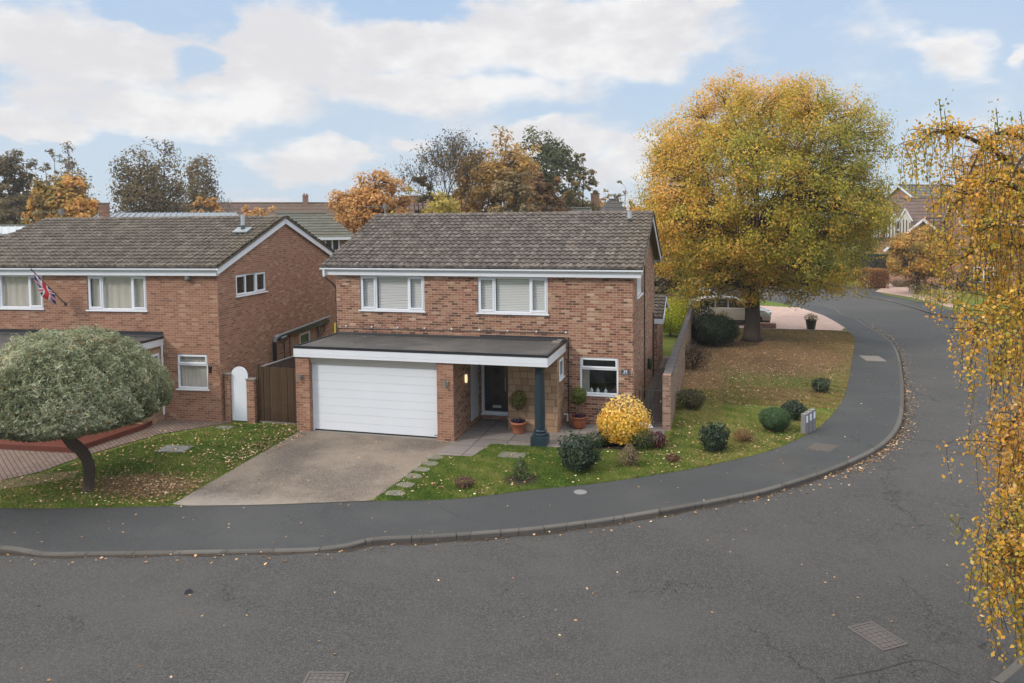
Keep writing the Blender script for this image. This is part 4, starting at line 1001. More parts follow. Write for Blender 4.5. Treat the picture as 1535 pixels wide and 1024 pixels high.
# bags of plastic sheet by gate, hose reel
def crumple(name, lab, cat, x, y, rx, ry, h, mat, seed):
    r = np.random.default_rng(seed); s = MB(); n, m_ = 14, 7; P = []
    for i in range(m_+1):
        for j in range(n):
            a = 6.283*j/n; q = math.sin(math.pi/2*i/m_) if i else .0; zz = math.cos(math.pi/2*i/m_)
            k = 1+r.uniform(-.22, .22); P.append((x+rx*q*k*math.cos(a), y+ry*q*k*math.sin(a), .03+h*zz*(1+r.uniform(-.3, .3))))
    s.v = P
    for i in range(m_):
        for j in range(n): s.f.append((i*n+j, i*n+(j+1) % n, (i+1)*n+(j+1) % n, (i+1)*n+j))
    return tag(s.build(name, mat), lab, cat)
crumple('plastic_sheet', 'crumpled pale blue white plastic on the ground by the side gate', 'plastic bag', .32, .04, .27, .17, .13, M_PLASTICBAG, 3)
t = thing('hose_reel', 'green hose reel mounted on the side wall beyond the gate', 'hose reel', (.05, 5.2, 1.0))
s = MB()
for k in range(5): s.tube([(.05+.02*(k % 2), .20*math.cos(a)*(1-.06*k), .24*math.sin(a)*(1-.06*k)) for a in [i*.35 for i in range(19)]], .018, 6, False)
s.build('hose', mat_plain('green_hose', (.012, .06, .025), .5), t); s = MB(); s.box(-.04, .03, -.05, .05, -.2, .2); s.build('bracket', M_BLACKPIPE, t)
# ------------------------------------------------------------------ small ground things
def cover(name, lab, cat, c, w, d, rz, mat, h=.012, ribs=True, group=None, z=0.0, frame=True):
    t = thing(name, lab, cat, (c[0], c[1], z), rz, group)
    s = MB()
    if frame:
        for q in ((-w/2-.04, w/2+.04, -d/2-.04, -d/2), (-w/2-.04, w/2+.04, d/2, d/2+.04), (-w/2-.04, -w/2, -d/2, d/2), (w/2, w/2+.04, -d/2, d/2)): s.box(*q, -.02, h)
        s.build('frame', mat, t); s = MB()
    s.box(-w/2+.008, w/2-.008, -d/2+.008, d/2-.008, -.02, h-.003)
    if ribs:
        nx, ny = max(2, int(w/.085)), max(2, int(d/.085))
        for i in range(nx):
            for j in range(ny):
                x, y = -w/2+(i+.5)*w/nx, -d/2+(j+.5)*d/ny
                s.box(x-.026, x+.026, y-.026, y+.026, h-.004, h+.005)
    s.build('lid', mat, t); return t
def rzp(a, b, z=0.0):
    p, q = G(*a, z), G(*b, z); return math.atan2(q.y-p.y, q.x-p.x)
c = G(1315, 953.5, -.1); cover('drain_cover', 'rectangular iron access cover set in the road at lower right', 'drain cover', (c.x, c.y), .62, .42, rzp((1280, 947), (1318, 972), -.1), M_IRON, z=-.1)
c = G(487, 1022, -.1); cover('drain_cover', 'iron access cover cut by the bottom edge of the road', 'drain cover', (c.x, c.y), .52, .36, rzp((455, 1018), (520, 1019), -.1), M_IRON, z=-.1)
c = G(768, 683.5); cover('lawn_cover', 'ribbed metal inspection cover in the lawn in front of the blue column', 'inspection cover', (c.x, c.y), .62, .36, .02, M_CONCW, z=.02)
c = G(262, 674.5); cover('lawn_cover', 'pale grey slab cover with a brick edge in the left lawn', 'inspection cover', (c.x, c.y), .72, .5, .15, M_CONC, ribs=False, z=.03)
c = G(350, 636); tag(cover('paving_slab', 'single grey slab in the grass by the white gate', 'slab', (c.x-.0, c.y-.45), .5, .32, .1, M_CONC, ribs=False, frame=False, z=.02))
c = G(1308, 537.5); cover('utility_cover', 'buff concrete cover set in the grey pavement', 'utility cover', (c.x, c.y), .76, 1.25, .06, M_CONCW, ribs=False, z=.0)
c = G(870, 738); s = MB(); s.lathe((c.x, c.y, -.02), [(.155, 0), (.155, .028), (.14, .03)], 20); tag(s.build('round_cover', M_CONC), 'small round pale cover in the pavement below the dark bush', 'cover')
s = MB(); s.tube([tuple(G(283, 889, -.098)), tuple(G(283, 889, -.085))], .07, 10); tag(s.build('road_valve_cover', M_BLACKPIPE), 'small dark round valve cover in the road at lower left', 'valve cover')
poly('pavement_patch', [G2(*p) for p in ((1222, 664), (1258, 668), (1243, 678), (1206, 674))], .004, M_PATCH)
poly('pavement_patch', [G2(*p) for p in ((1178, 683), (1208, 688), (1180, 712), (1140, 700))], .004, mat_asphalt('dim_patch', (.060, .056, .052), (.10, .10, .10), (.075, .068, .064), 1.3, 0, .25))
for i, (px, py) in enumerate(((593, 740.5), (608, 728), (619, 715), (632, 705), (645, 696), (652, 687))):
    c = G(px, py); n = 9; s = MB(); r = random.Random(i)
    ring = [(c.x+.24*math.cos(6.283*k/n)*r.uniform(.85, 1.1), c.y+.19*math.sin(6.283*k/n)*r.uniform(.85, 1.1)) for k in range(n)]
    s.f.append(tuple(range(n))); s.v += [(x, y, .03) for x, y in ring]
    s.v += [(x, y, -.02) for x, y in ring]
    for k in range(n): s.f.append((k, (k+1) % n, n+(k+1) % n, n+k))
    o = s.build('stepping_stone', M_CONCW)
    tag(o, ['stepping stone nearest the pavement, beside the driveway', 'stepping stone second from the pavement', 'stepping stone third from the pavement', 'stepping stone third from the patio', 'stepping stone second from the patio', 'stepping stone nearest the patio, beside the driveway'][i], 'stepping stone', 'stepping stones beside the driveway')
# utility marker posts
p0, p1 = G(1207, 652), G(1221, 645); dr = Vector((.36, .58, 0)).normalized(); nn = Vector((dr.y, -dr.x, 0))
for i, lab in enumerate(('grey concrete marker post with white plate, nearest of three', 'grey concrete marker post with white plate, middle of three', 'grey concrete marker post with white plate, farthest of three and tallest looking')):
    b = p0+dr*(i*.235+.0); t = thing('marker_post', lab.replace(' and tallest looking', ''), 'marker post', b, 0, 'utility marker posts by the pavement')
    s = MB(); s.obox((0, 0, 0), dr, UZ, nn, (0, .215), (-.1, .60+.02*i), (-.14, 0)); s.build('concrete_post', M_POST, t, bevel=.01)
    s = MB(); s.obox((0, 0, 0), dr, UZ, nn, (.05, .165), (.34+.02*i, .54+.02*i), (.0, .006)); s.build('white_plate', M_LABEL, t)

# ------------------------------------------------------------------ garden plants
GRN = [(0, (.015, .028, .012)), (.5, (.032, .06, .022)), (1, (.07, .11, .04))]
RHO = [(0, (.018, .036, .020)), (.5, (.042, .070, .038)), (.85, (.085, .12, .07)), (1, (.18, .21, .14))]
def at_g(u, v): p = G(u, v); return p.x, p.y
x, y = at_g(867, 712); shrub('dark_shrub', 'largest dark green rounded bush on the front lawn edge', 'shrub', x, y+.25, .56, .46, .92, RHO, 2000, .085, z0=0, lump=.34)
x, y = at_g(943, 703); shrub('pale_shrub', 'straw coloured cone shaped bush on the front lawn', 'shrub', x, y+.2, .34, .3, .62, [(0, (.16, .11, .06)), (1, (.38, .29, .17))], 1500, .04, shape='cone')
x, y = at_g(779, 722); shrub('young_conifer', 'small light green conifer in a bare soil ring', 'shrub', x, y+.1, .26, .24, .58, [(0, (.06, .09, .03)), (1, (.19, .24, .09))], 900, .05, shape='cone', lump=.3)
s = MB(); s.lathe((x, y+.1, .0), [(.5, .004), (.35, .03), (.0, .045)], 16); tag(s.build('soil_ring', M_SOIL), 'dark soil mound around the young conifer', 'soil bed')
x, y = at_g(696, 733); shrub('dead_shrub', 'small brown dead plant nearest the driveway lawn', 'shrub', x, y+.05, .26, .22, .28, [(0, (.10, .05, .035)), (1, (.24, .14, .10))], 600, .045)
x, y = at_g(1008, 693); shrub('brown_shrub', 'tiny reddish brown plant right of the straw coloured bush', 'shrub', x, y+.05, .20, .18, .22, [(0, (.10, .045, .03)), (1, (.26, .13, .08))], 450, .045)
x, y = at_g(1071, 680); shrub('dark_shrub', 'loose dark blue green bush in front on the side lawn', 'shrub', x, y+.2, .46, .4, .82, RHO, 1300, .09, lump=.4)
x, y = at_g(1114, 664); shrub('orange_brown_shrub', 'orange brown low bush between two green bushes', 'shrub', x, y+.1, .28, .25, .36, [(0, (.14, .07, .03)), (1, (.34, .19, .09))], 800, .045)
x, y = at_g(1162, 652); shrub('round_conifer', 'fluffy mid green round conifer near the marker posts', 'shrub', x, y+.3, .46, .42, .74, [(0, (.045, .09, .035)), (1, (.13, .22, .085))], 7500, .06, lump=.15, asp=.3, hollow=.7)
x, y = at_g(1193, 633); shrub('dark_shrub', 'loose dark bush behind the marker posts', 'shrub', x, y+.2, .42, .36, .66, RHO, 1000, .085, lump=.4)
x, y = at_g(1230, 589); shrub('dark_shrub', 'small dark bush standing alone near the pavement bend', 'shrub', x, y+.1, .33, .3, .55, RHO, 700, .08, lump=.35)
x, y = at_g(1031, 616); shrub('wall_shrub', 'brown and green bush against the garden wall, nearest the house', 'shrub', x+.10, y+.2, .50, .40, .72, [(0, (.03, .035, .015)), (.5, (.085, .075, .035)), (1, (.14, .15, .06))], 1800, .06, lump=.3)
x, y = at_g(1036, 556); shrub('wall_shrub', 'dark reddish brown bush halfway along the garden wall', 'shrub', x+.12, y+.3, .62, .6, 1.15, [(0, (.035, .022, .016)), (.6, (.09, .055, .035)), (1, (.14, .10, .06))], 2000, .06, lump=.3)
x, y = at_g(1068, 522); shrub('wall_shrub', 'large very dark green dome bush by the far end of the wall', 'shrub', x+.1, y+.6, 1.15, .9, 1.6, [(0, (.010, .022, .010)), (1, (.045, .07, .028))], 12000, .09, lump=.12)
shrub('wall_shrub', 'grey green leggy bush in front of the dark dome bush', 'shrub', 1.65, 15.9, .42, .4, 1.45, [(0, (.03, .04, .025)), (1, (.13, .14, .09))], 1100, .07, lump=.3)
shrub('wall_shrub', 'dark ivy like bush leaning on the far wall end', 'shrub', 1.7, 18.4, .8, 1.4, 2.1, [(0, (.012, .022, .01)), (1, (.05, .065, .025))], 3600, .08, lump=.2)
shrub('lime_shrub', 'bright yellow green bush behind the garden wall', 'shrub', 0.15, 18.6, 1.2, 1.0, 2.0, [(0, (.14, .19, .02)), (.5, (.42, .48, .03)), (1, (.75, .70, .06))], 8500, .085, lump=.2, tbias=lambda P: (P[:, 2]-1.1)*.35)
x, y = at_g(930, 668)
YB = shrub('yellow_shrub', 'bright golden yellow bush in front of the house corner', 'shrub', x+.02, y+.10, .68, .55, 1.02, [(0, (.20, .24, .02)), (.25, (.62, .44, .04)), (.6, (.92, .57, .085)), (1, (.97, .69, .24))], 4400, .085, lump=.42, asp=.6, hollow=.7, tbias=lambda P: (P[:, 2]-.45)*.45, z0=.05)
shrub('low_shrub', 'dark green low bush at the right foot of the yellow bush', 'shrub', x+.62, y-.20, .42, .34, .55, [(0, (.02, .035, .012)), (1, (.09, .13, .04))], 1500, .05)
shrub('low_shrub', 'dark green low bush at the left foot of the yellow bush', 'shrub', x-.62, y-.16, .36, .28, .38, [(0, (.02, .035, .012)), (1, (.08, .11, .035))], 1000, .05)
shrub('red_leaf_plant', 'small crimson leaved plant beside the yellow bush', 'shrub', x+1.05, y-.08, .22, .2, .52, [(0, (.035, .012, .018)), (.6, (.12, .02, .035)), (1, (.22, .03, .05))], 500, .06, lump=.4)
# potted standards
def potted(lab, u, v, glazed, pal, seed):
    x, y = at_g(u, v); t = thing('potted_tree', lab, 'potted plant', (x, y+.18, .016))
    s = MB(); r = 1.0
    if glazed: prof = [(.0, .0), (.17, .0), (.20, .05), (.245, .24), (.265, .33), (.285, .34), (.285, .37), (.255, .37), (.245, .32), (0, .30)]
    else: prof = [(.0, .0), (.165, .0), (.17, .03), (.205, .26), (.235, .265), (.24, .34), (.215, .34), (.205, .30), (0, .29)]
    s.lathe((0, 0, 0), prof, 28); s.build('pot', M_TERRAG if glazed else M_TERRA, t, True, .0)
    s = MB(); s.lathe((0, 0, .305), [(.22, 0), (.0, .02)], 16); s.build('soil', M_SOIL, t)
    n = 260; a = rng.uniform(0, 6.28, n); rr = np.sqrt(rng.random(n))*.21
    leafmesh('pansies', np.stack([rr*np.cos(a), rr*np.sin(a), .34+rng.random(n)*.06], 1), .045, jitter(palette(rng.random(n), [(0, (.02, .03, .015)), (.5, (.03, .02, .06)), (1, (.10, .06, .22))])), M_LEAF, t)
    s = MB(); s.tube([(0, 0, .3), (.01, 0, .5), (0, .01, .78)], .016, 8); s.build('trunk', M_BARKP, t, True)
    n = 1300; d = rng.normal(size=(n, 3)); d /= np.linalg.norm(d, axis=1)[:, None]; q = .25*rng.uniform(.45, 1.12, n)**.7
    P = d*q[:, None]*np.array([1, 1, 1.1])+np.array([0, 0, .98])
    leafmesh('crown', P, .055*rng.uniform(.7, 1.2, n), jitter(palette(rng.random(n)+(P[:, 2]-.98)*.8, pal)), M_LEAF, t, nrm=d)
potted('small standard tree in an octagonal terracotta pot beside the front door', 775, 652, False, [(0, (.035, .05, .012)), (.5, (.12, .13, .03)), (1, (.30, .26, .05))], 1)
potted('small standard tree in a glazed terracotta pot below the dark window', 866, 644.5, True, [(0, (.04, .07, .012)), (.5, (.10, .15, .025)), (1, (.32, .34, .05))], 2)
def planter(lab, x, y, h):
    t = thing('plant_pot', lab, 'plant pot', (x, y, .05)); s = MB(); s.lathe((0, 0, 0), [(.0, 0), (.22, 0), (.30, h), (.31, h), (.31, h+.03), (.27, h+.03), (.26, h-.03), (0, h-.03)], 16); s.build('pot', M_BLACKPIPE, t)
    n = 300; d = rng.normal(size=(n, 3)); d[:, 2] = np.abs(d[:, 2])*1.3; d /= np.linalg.norm(d, axis=1)[:, None]
    leafmesh('leaves', d*.42*rng.uniform(.3, 1, (n, 1))+np.array([0, 0, h+.02]), .11, jitter(palette(rng.random(n), [(0, (.05, .07, .02)), (.5, (.16, .15, .04)), (1, (.36, .27, .07))])), M_LEAF, t, .3)
planter('black pot with a yellowish plant on the right of the pink drive', 7.73, 22.62, .5)
planter('black pot with a green plant beside the parked car', 2.92, 22.62, .5)
s = MB(); 
for k in range(3): s.box(5.0, 5.85, 22.5, 23.0, .05+k*.09, .05+k*.09+.083)
tag(s.build('brick_planter', M_BRICKL), 'low brick planter in front of the parked car', 'planter')

# ------------------------------------------------------------------ cars
def car(name, lab, loc, rz, paint, L=4.6, W=1.85, Ht=1.66, group=None):
    t = thing(name, lab, 'car', loc, rz, group)
    mp = NT('car_paint_'+name); o, _ = coords(mp); mpt = mp.out(mp.bsdf(paint, .28, spec=.5, metal=.35, Coat_Weight=.6))
    h = L/2
    low = [(-h, .42), (-h+.03, .30), (-h+.25, .22), (h-.25, .20), (h-.04, .30), (h, .50), (h-.05, .74), (h-.35, .90), (h-1.15, 1.02), (-h+.25, 1.05), (-h+.03, .95)]
    up = [(h-1.2, 1.0), (h-1.95, Ht-.08), (h-2.5, Ht), (-h+1.0, Ht-.02), (-h+.35, Ht-.16), (-h+.08, 1.0)]
    def loft(mb, prof, ws):
        # ws: list of (halfwidth fraction, inset)
        k = len(prof); cx = sum(p[0] for p in prof)/k; cz = sum(p[1] for p in prof)/k; base = len(mb.v); rows = ws
        for (yy, sc) in rows:
            for (x, z) in prof: mb.v.append((cx+(x-cx)*sc, yy, cz+(z-cz)*(sc*.6+.4)))
        for i in range(len(rows)-1):
            for j in range(k): mb.f.append((base+i*k+j, base+i*k+(j+1) % k, base+(i+1)*k+(j+1) % k, base+(i+1)*k+j))
        mb.f.append(tuple(base+j for j in range(k))); mb.f.append(tuple(base+(len(rows)-1)*k+j for j in range(k)))
    w = W/2; s = MB(); loft(s, low, [(-w, .95), (-w+.07, .985), (-w+.25, 1), (w-.25, 1), (w-.07, .985), (w, .95)]); b = s.build('body', mpt, t, True)
    mo = b.modifiers.new('sub', 'BEVEL'); mo.width = .05; mo.segments = 3; mo.limit_method = 'ANGLE'; mo.angle_limit = R(25)
    s = MB(); k = len(up); base = 0
    for (yy0, yy1, zz) in ((0, 0, 0),):
        for sg in (-1, 1):
            for (x, z) in up:
                f = (z-1.0)/(Ht-1.0); s.v.append((x, sg*(w-.08-.22*f), z))
    for j in range(k): s.f.append((j, (j+1) % k, k+(j+1) % k, k+j))
    s.f.append(tuple(range(k))); s.f.append(tuple(range(k, 2*k))); s.build('cabin', mpt, t, bevel=.05)
    g = MB()
    def P(x, z, sg, out=.012): f = (z-1.0)/(Ht-1.0); return (x, sg*(w-.08-.22*f+out), z)
    for sg in (-1, 1):
        zt = Ht-.13
        for (a, b_, c, d) in ((h-1.42, h-2.0, h-2.42, h-2.42), (h-2.50, h-2.50, -h+1.45, -h+1.45), (-h+1.37, -h+1.37, -h+.62, -h+.42)):
            g.quad(P(a, 1.06, sg), P(b_, zt, sg), P(c if c != h-2.42 else h-2.42, zt, sg), P(d, 1.06, sg))
    f = lambda z: w-.08-.22*(z-1.0)/(Ht-1.0)-.06
    g.quad((h-1.27, -f(1.06), 1.06), (h-1.27, f(1.06), 1.06), (h-1.9, f(Ht-.12), Ht-.13), (h-1.9, -f(Ht-.12), Ht-.13))
    g.quad((-h+.085, -f(1.08), 1.08), (-h+.085, f(1.08), 1.08), (-h+.33, f(Ht-.2), Ht-.22), (-h+.33, -f(Ht-.2), Ht-.22))
    g.build('window', M_CARGLASS, t)
    for sx in (h-.88, -h+.85):
        for sg in (-1, 1):
            s = MB(); s.tube([(sx, sg*(w-.20), .34), (sx, sg*(w+.012), .34)], .345, 24); wl = s.build('wheel', M_TYRE, t)
            s = MB(); s.tube([(sx, sg*(w-.05), .34), (sx, sg*(w+.022), .34)], [.22, .235], 16); s.tube([(sx, sg*(w+.0), .34), (sx, sg*(w+.035), .34)], .05, 8); s.build('rim', M_STEEL, wl)
    for sg in (-1, 1):
        s = MB(); s.obox((h-.30, sg*(w-.36), .66), UX, UY, UZ, (0, .29), (-.28, .30), (0, .16)); s.build('headlight', M_CARGLASS if 0 else M_STEEL, t, bevel=.03)
        s = MB(); s.obox((-h-.005, sg*(w-.22), .72), UX, UY, UZ, (0, .12), (-.14, .14), (0, .26)); s.build('tail_light', mat_plain('red_lens', (.3, .01, .01), .2, .5), t)
        s = MB(); s.obox((h-1.55, sg*(w+.02), 1.02), UX, UY, UZ, (0, .16), (-.10, .10), (0, .14)); s.build('wing_mirror', mpt, t, bevel=.02)
    s = MB(); s.box(h-.04, h+.004, -.42, .42, .36, .62); s.build('grille', M_BLACKPIPE, t)
    s = MB(); s.box(-h+.1, h-.1, w-.03, w+.004, .22, .33); s.box(-h+.1, h-.1, -w-.004, -w+.03, .22, .33); s.build('side_trim', M_BLACKPIPE, t)
    return t
car('parked_car', 'silver beige car parked on the pink drive behind the big tree trunk', (3.35, 24.2, .05), R(2), (.42, .38, .32), group='parked cars')
car('parked_car', 'pale silver blue car farther back behind the beige car', (1.9, 29.0, .05), R(4), (.45, .52, .60), group='parked cars')
p = G(1484, 431); car('parked_car', 'blue car half hidden behind the hanging birch leaves', (p.x, p.y, 0), R(75), (.03, .07, .22), 4.0, 1.75, 1.45, 'parked cars')
p = G(1425, 418); car('parked_car', 'white car seen through the birch leaves near the far bush', (p.x, p.y, 0), R(20), (.7, .7, .7), 4.3, 1.8, 1.5, 'parked cars')

# ------------------------------------------------------------------ background buildings
def face_cam(u, depth, extra=0):
    d = ray(u, 336); return math.atan2(d[1], d[0])-math.pi/2+extra
def bghouse(name, lab, u, depth, wid, dep, eave, ridge, rz, wall, tile, wins=(), hip=0.0, chim=None, base=0, group=None, gable_front=False, fascia=True):
    p = at(u, 336, depth); t = thing(name, lab, 'house', (p.x, p.y, base), rz, group)
    hw, hd = wid/2, dep/2; ov = .35
    s = MB(); s.box(-hw, hw, -hd, hd, -.5, eave)
    if not hip:
        for sx in (-hw, hw): s.quad((sx, -hd, eave), (sx, hd, eave), (sx, 0, ridge-.1))
    s.build('walls', wall, t)
    s = MB(); n = 9; hx = hip*hd
    for sg in (-1, 1):
        for k in range(n):
            f0, f1 = k/n, (k+1)/n
            y0, y1 = sg*(hd+ov)*(1-f0), sg*(hd+ov)*(1-f1); z0, z1 = eave+(ridge-eave)*f0, eave+(ridge-eave)*f1
            a0, a1 = hw+ov-hx*f0, hw+ov-hx*f1
            s.quad((-a0, y0, z0+.05), (a0, y0, z0+.05), (a1, y1, z1), (-a1, y1, z1)); s.quad((-a0, y0, z0-.01), (a0, y0, z0-.01), (a0, y0, z0+.05), (-a0, y0, z0+.05))
            if hip:
                b0, b1 = (hd+ov)*(1-f0), (hd+ov)*(1-f1); s.quad((sg*a0, -b0, z0), (sg*a0, b0, z0), (sg*a1, b1, z1), (sg*a1, -b1, z1))
    s.tube([(-hw-ov+hx, 0, ridge), (hw+ov-hx, 0, ridge)], .12, 6)
    rf = s.build('roof', tile, t)
    if chim:
        for cx in chim:
            c = MB(); c.box(cx-.35, cx+.35, -.3, .3, ridge-.8, ridge+.9); c.box(cx-.4, cx+.4, -.35, .35, ridge+.9, ridge+.98)
            c.tube([(cx-.15, 0, ridge+.98), (cx-.15, 0, ridge+1.25)], .11, 8); c.tube([(cx+.17, 0, ridge+.98), (cx+.17, 0, ridge+1.2)], .11, 8); c.build('chimney', wall, rf)
    if fascia:
        s = MB(); s.box(-hw-ov, hw+ov, -hd-ov-.04, -hd-ov+.03, eave-.16, eave+.02); s.build('gutter', M_FASCIA, t)
        if not hip:
            for sx in (-1, 1):
                s = MB()
                for sg in (-1, 1):
                    d = Vector((0, -sg*(hd+ov), ridge-eave)); L = d.length; d.normalize(); s.obox((sx*(hw+ov), sg*(hd+ov), eave), d, Vector((0, sg*abs(d.z), abs(d.y))), UX, (0, L), (-.22, .0), (-.03, .03))
                s.build('bargeboard', M_FASCIA, t)
    for (x, z, w, h) in wins:
        f = MB(); P = Vector((x, -hd, z))
        for q in ((0, w, 0, .09), (0, w, h-.09, h), (0, .09, .09, h-.09), (w-.09, w, .09, h-.09), (w/2-.05, w/2+.05, .09, h-.09)): f.obox(P, UX, UZ, -UY, q[:2], q[2:], (-.02, .05))
        F = f.build('window', M_WHITE, t); g = MB(); g.obox(P, UX, UZ, -UY, (.05, w-.05), (.05, h-.05), (-.01, .01)); g.build('pane', M_CARGLASS, F)
    return t
def zat(v, depth, hor=336): return CAM[2]+(hor-v)*depth/FPX
# hip-roofed house directly behind the neighbour
D = 52
bghouse('house_behind', 'house with a grey green hipped roof behind the neighbour gable', 452, D, 6.2, 6.5, zat(357, D-3), zat(321, D), face_cam(450, D, .0)+.03, M_BRICKL, M_TILEGREY, [(1.35, zat(378, D-3), .95, 1.0), (-2.2, zat(378, D-3), 1.2, 1.0)], hip=.55, group='houses behind')
D = 95
bghouse('long_house', 'long brown roof on the skyline between the two houses', 395, D, 21, 8, 5.2, zat(304.5, D), face_cam(395, D), M_BRICKL, M_TILEFAR, chim=[5.2], group='houses behind')
D = 75
bghouse('house_behind', 'brown roof seen through the thin bare tree', 660, D, 7, 8, 4.8, zat(297, D), face_cam(660, D), M_BRICKL, M_TILEFAR, group='houses behind')
D = 62
bghouse('house_behind', 'pale grey low roof just over the main ridge', 820, D, 6.5, 6, 4.5, zat(317, D), face_cam(820, D), M_BRICKL, M_TILEGREY, group='houses behind')
D = 78
bghouse('house_behind', 'pale grey hipped roof with a small chimney behind the ridge', 872, D, 6.0, 6.0, 4.6, zat(308, D), face_cam(872, D, .5), M_BRICKL, M_TILEGREY, hip=.95, chim=[1.6], group='houses behind')
D = 82
bghouse('house_behind', 'dark slate pyramid roof behind the right end of the ridge', 918, D, 6.0, 6.6, 4.6, zat(304, D), face_cam(918, D, .3), M_BRICKL, M_TILEDARK, hip=.9, group='houses behind')
D = 48
bghouse('house_behind', 'low brown roof at far left behind the neighbour, by the white roof', 60, D, 11, 7, 4.2, zat(336, D), face_cam(60, D), M_BRICKL, M_TILEGREY, group='houses behind')
# ribbed grey roof & white roof behind neighbour
p = at(250, 336, 42); t = thing('ribbed_roof', 'low grey ribbed metal roof behind the neighbour ridge', 'building', (p.x, p.y, 0), face_cam(250, 42)-.03)
s = MB(); zt = zat(320, 42)
s.box(-3.2, 3.4, -2.5, 2.5, -.1, zt-.35); s.build('walls', M_BRICKL, t); s = MB()
s.quad((-3.5, -2.8, zt-.32), (3.8, -2.8, zt-.32), (3.8, 2.8, zt+.12), (-3.5, 2.8, zt+.12)); s.quad((-3.5, -2.8, zt-.5), (3.8, -2.8, zt-.5), (3.8, -2.8, zt-.32), (-3.5, -2.8, zt-.32))
for k in range(25): x = -3.45+k*.3; s.obox((x, -2.8, zt-.32), UX, Vector((0, 5.6, .44)).normalized(), Vector((0, -.44, 5.6)).normalized(), (-.03, .03), (0, 5.6), (0, .05))
s.build('roof_sheet', M_GREYMETAL, t); s = MB(); s.box(-3.55, 3.85, 2.78, 2.86, zt, zt+.16); s.build('edge_trim', M_GREYMETAL, t)
p = at(12, 336, 36); t = thing('white_roofed_extension', 'white lean-to roof at the far left edge', 'building', (p.x, p.y, 0), face_cam(12, 36)); s = MB(); zt = zat(338, 36)
s.box(-2.4, .95, -1.4, 1.5, -.1, zt-.4); s.build('walls', M_BRICKL, t); s = MB(); s.obox((-2.5, -1.6, zt-.34), UX, Vector((0, 1, .1)).normalized(), Vector((0, -.1, 1)).normalized(), (0, 3.6), (0, 3.3), (0, .07))
for k in range(12): s.obox((-2.4+k*.3, -1.6, zt-.27), UX, Vector((0, 1, .1)).normalized(), Vector((0, -.1, 1)).normalized(), (-.02, .02), (0, 3.3), (0, .03))
s.build('roof_sheet', mat_plain('off_white_sheet', (.42, .43, .44), .7), t)
# brick chimney behind neighbour ridge
D = 40; p = at(157, 336, D); t = thing('brick_chimney', 'brick chimney rising behind the neighbour roof', 'chimney', (p.x, p.y, 0), face_cam(157, D)); s = MB(); s.box(-.26, .26, -.26, .26, 0, zat(304, D)); s.build('stack', M_BRICKL, t); s = MB(); s.box(-.3, .3, -.3, .3, zat(304, D)+.002, zat(302, D)); s.build('cap', M_CONCW, t)
# aerials
def aerial(lab, u, v, depth, px0, ybase):
    p = at(u, v, depth); t = thing('tv_aerial', lab, 'aerial', (p.x, p.y, p.z)); s = MB(); L = abs(px0-u)*depth/FPX; dx = Vector(RT)
    s.tube([(0, 0, -(ybase-v)*depth/FPX), (0, 0, .12)], .02, 6); s.build('mast', M_STEEL, t); s = MB(); e = -dx*L*(1 if px0 < u else -1)
    s.tube([(0, 0, 0), e], .014, 5)
    for k in range(9):
        q = e*(k/8.0); s.tube([q+Vector(FWD)*.15, q-Vector(FWD)*.15], .006, 4)
    s.box(-.07, .07, -.07, .07, -.1, .12); s.build('boom', M_CONC, t)
aerial('television aerial at the left end of the neighbour roof', 92, 318, 29, 50, 326)
aerial('television aerial above the left end of the main roof', 577, 310, 31, 545, 326)

# far right houses
M_CREAM = mat_plain('cream_render', (.62, .58, .50), .9, .2)
M_TIMB = mat_plain('dark_timber', (.05, .035, .03), .8, .2)
D = 84; p = at(1400, 336, D); rz = face_cam(1375, D)+.50
t = bghouse('mock_tudor_house', 'large mauve roofed house with white gabled dormers, far right', 1372, D, 7.6, 8, zat(352, D-3), zat(306, D), face_cam(1372, D)+.05, M_BRICK, M_TILEPURPLE, [(1.0, 3.2, 1.3, 1.1)], group='houses up the road')
for k, x in enumerate((-3.9, -2.5, -1.2)):
    s = MB(); zt = zat(322, D-4); z0 = zat(365, D-4)
    s.quad((x-.55, -4.5, z0), (x+.55, -4.5, z0), (x+.55, -4.5, zt-1.1), (x, -4.5, zt), (x-.55, -4.5, zt-1.1)); s.quad((x+.55, -4.5, z0), (x+.55, -3.0, z0), (x+.55, -3.0, zt-1.1), (x+.55, -4.5, zt-1.1)); s.quad((x+.55, -4.5, zt-1.1), (x+.55, -2, zt-1.1), (x, -2, zt), (x, -4.5, zt)); s.quad((x-.55, -4.5, zt-1.1), (x-.55, -2, zt-1.1), (x, -2, zt), (x, -4.5, zt))
    d_ = s.build('gabled_dormer', M_CREAM, t); s = MB()
    for xx in (-.45, -.15, .15, .45): s.box(x+xx-.04, x+xx+.04, -4.56, -4.505, z0, zt-1.0-abs(xx))
    s.build('timbering', M_TIMB, d_); s = MB()
    for sg in (-1, 1): s.obox((x+sg*.7, -4.6, zt-1.3), Vector((-sg*.7, 0, 1.35)).normalized(), Vector((sg*.9, 0, .5)).normalized(), UY, (0, 1.5), (-.06, .06), (-.06, .06))
    s.build('bargeboard', M_WHITE, d_)
D = 72
bghouse('brick_house', 'brick house with a long sloping catslide roof and white verge, up the road', 1412, D, 5.0, 7.5, zat(388, D-4), zat(336, D), face_cam(1400, D)+1.0, M_BRICK, M_TILEPURPLE, group='houses up the road')
D = 98
bghouse('brick_house', 'pale topped roof above the mauve roofed house', 1385, D, 9, 9, 7.0, zat(287, D), face_cam(1370, D)+.9, M_BRICK, M_TILEGREY, group='houses up the road')
D = 66
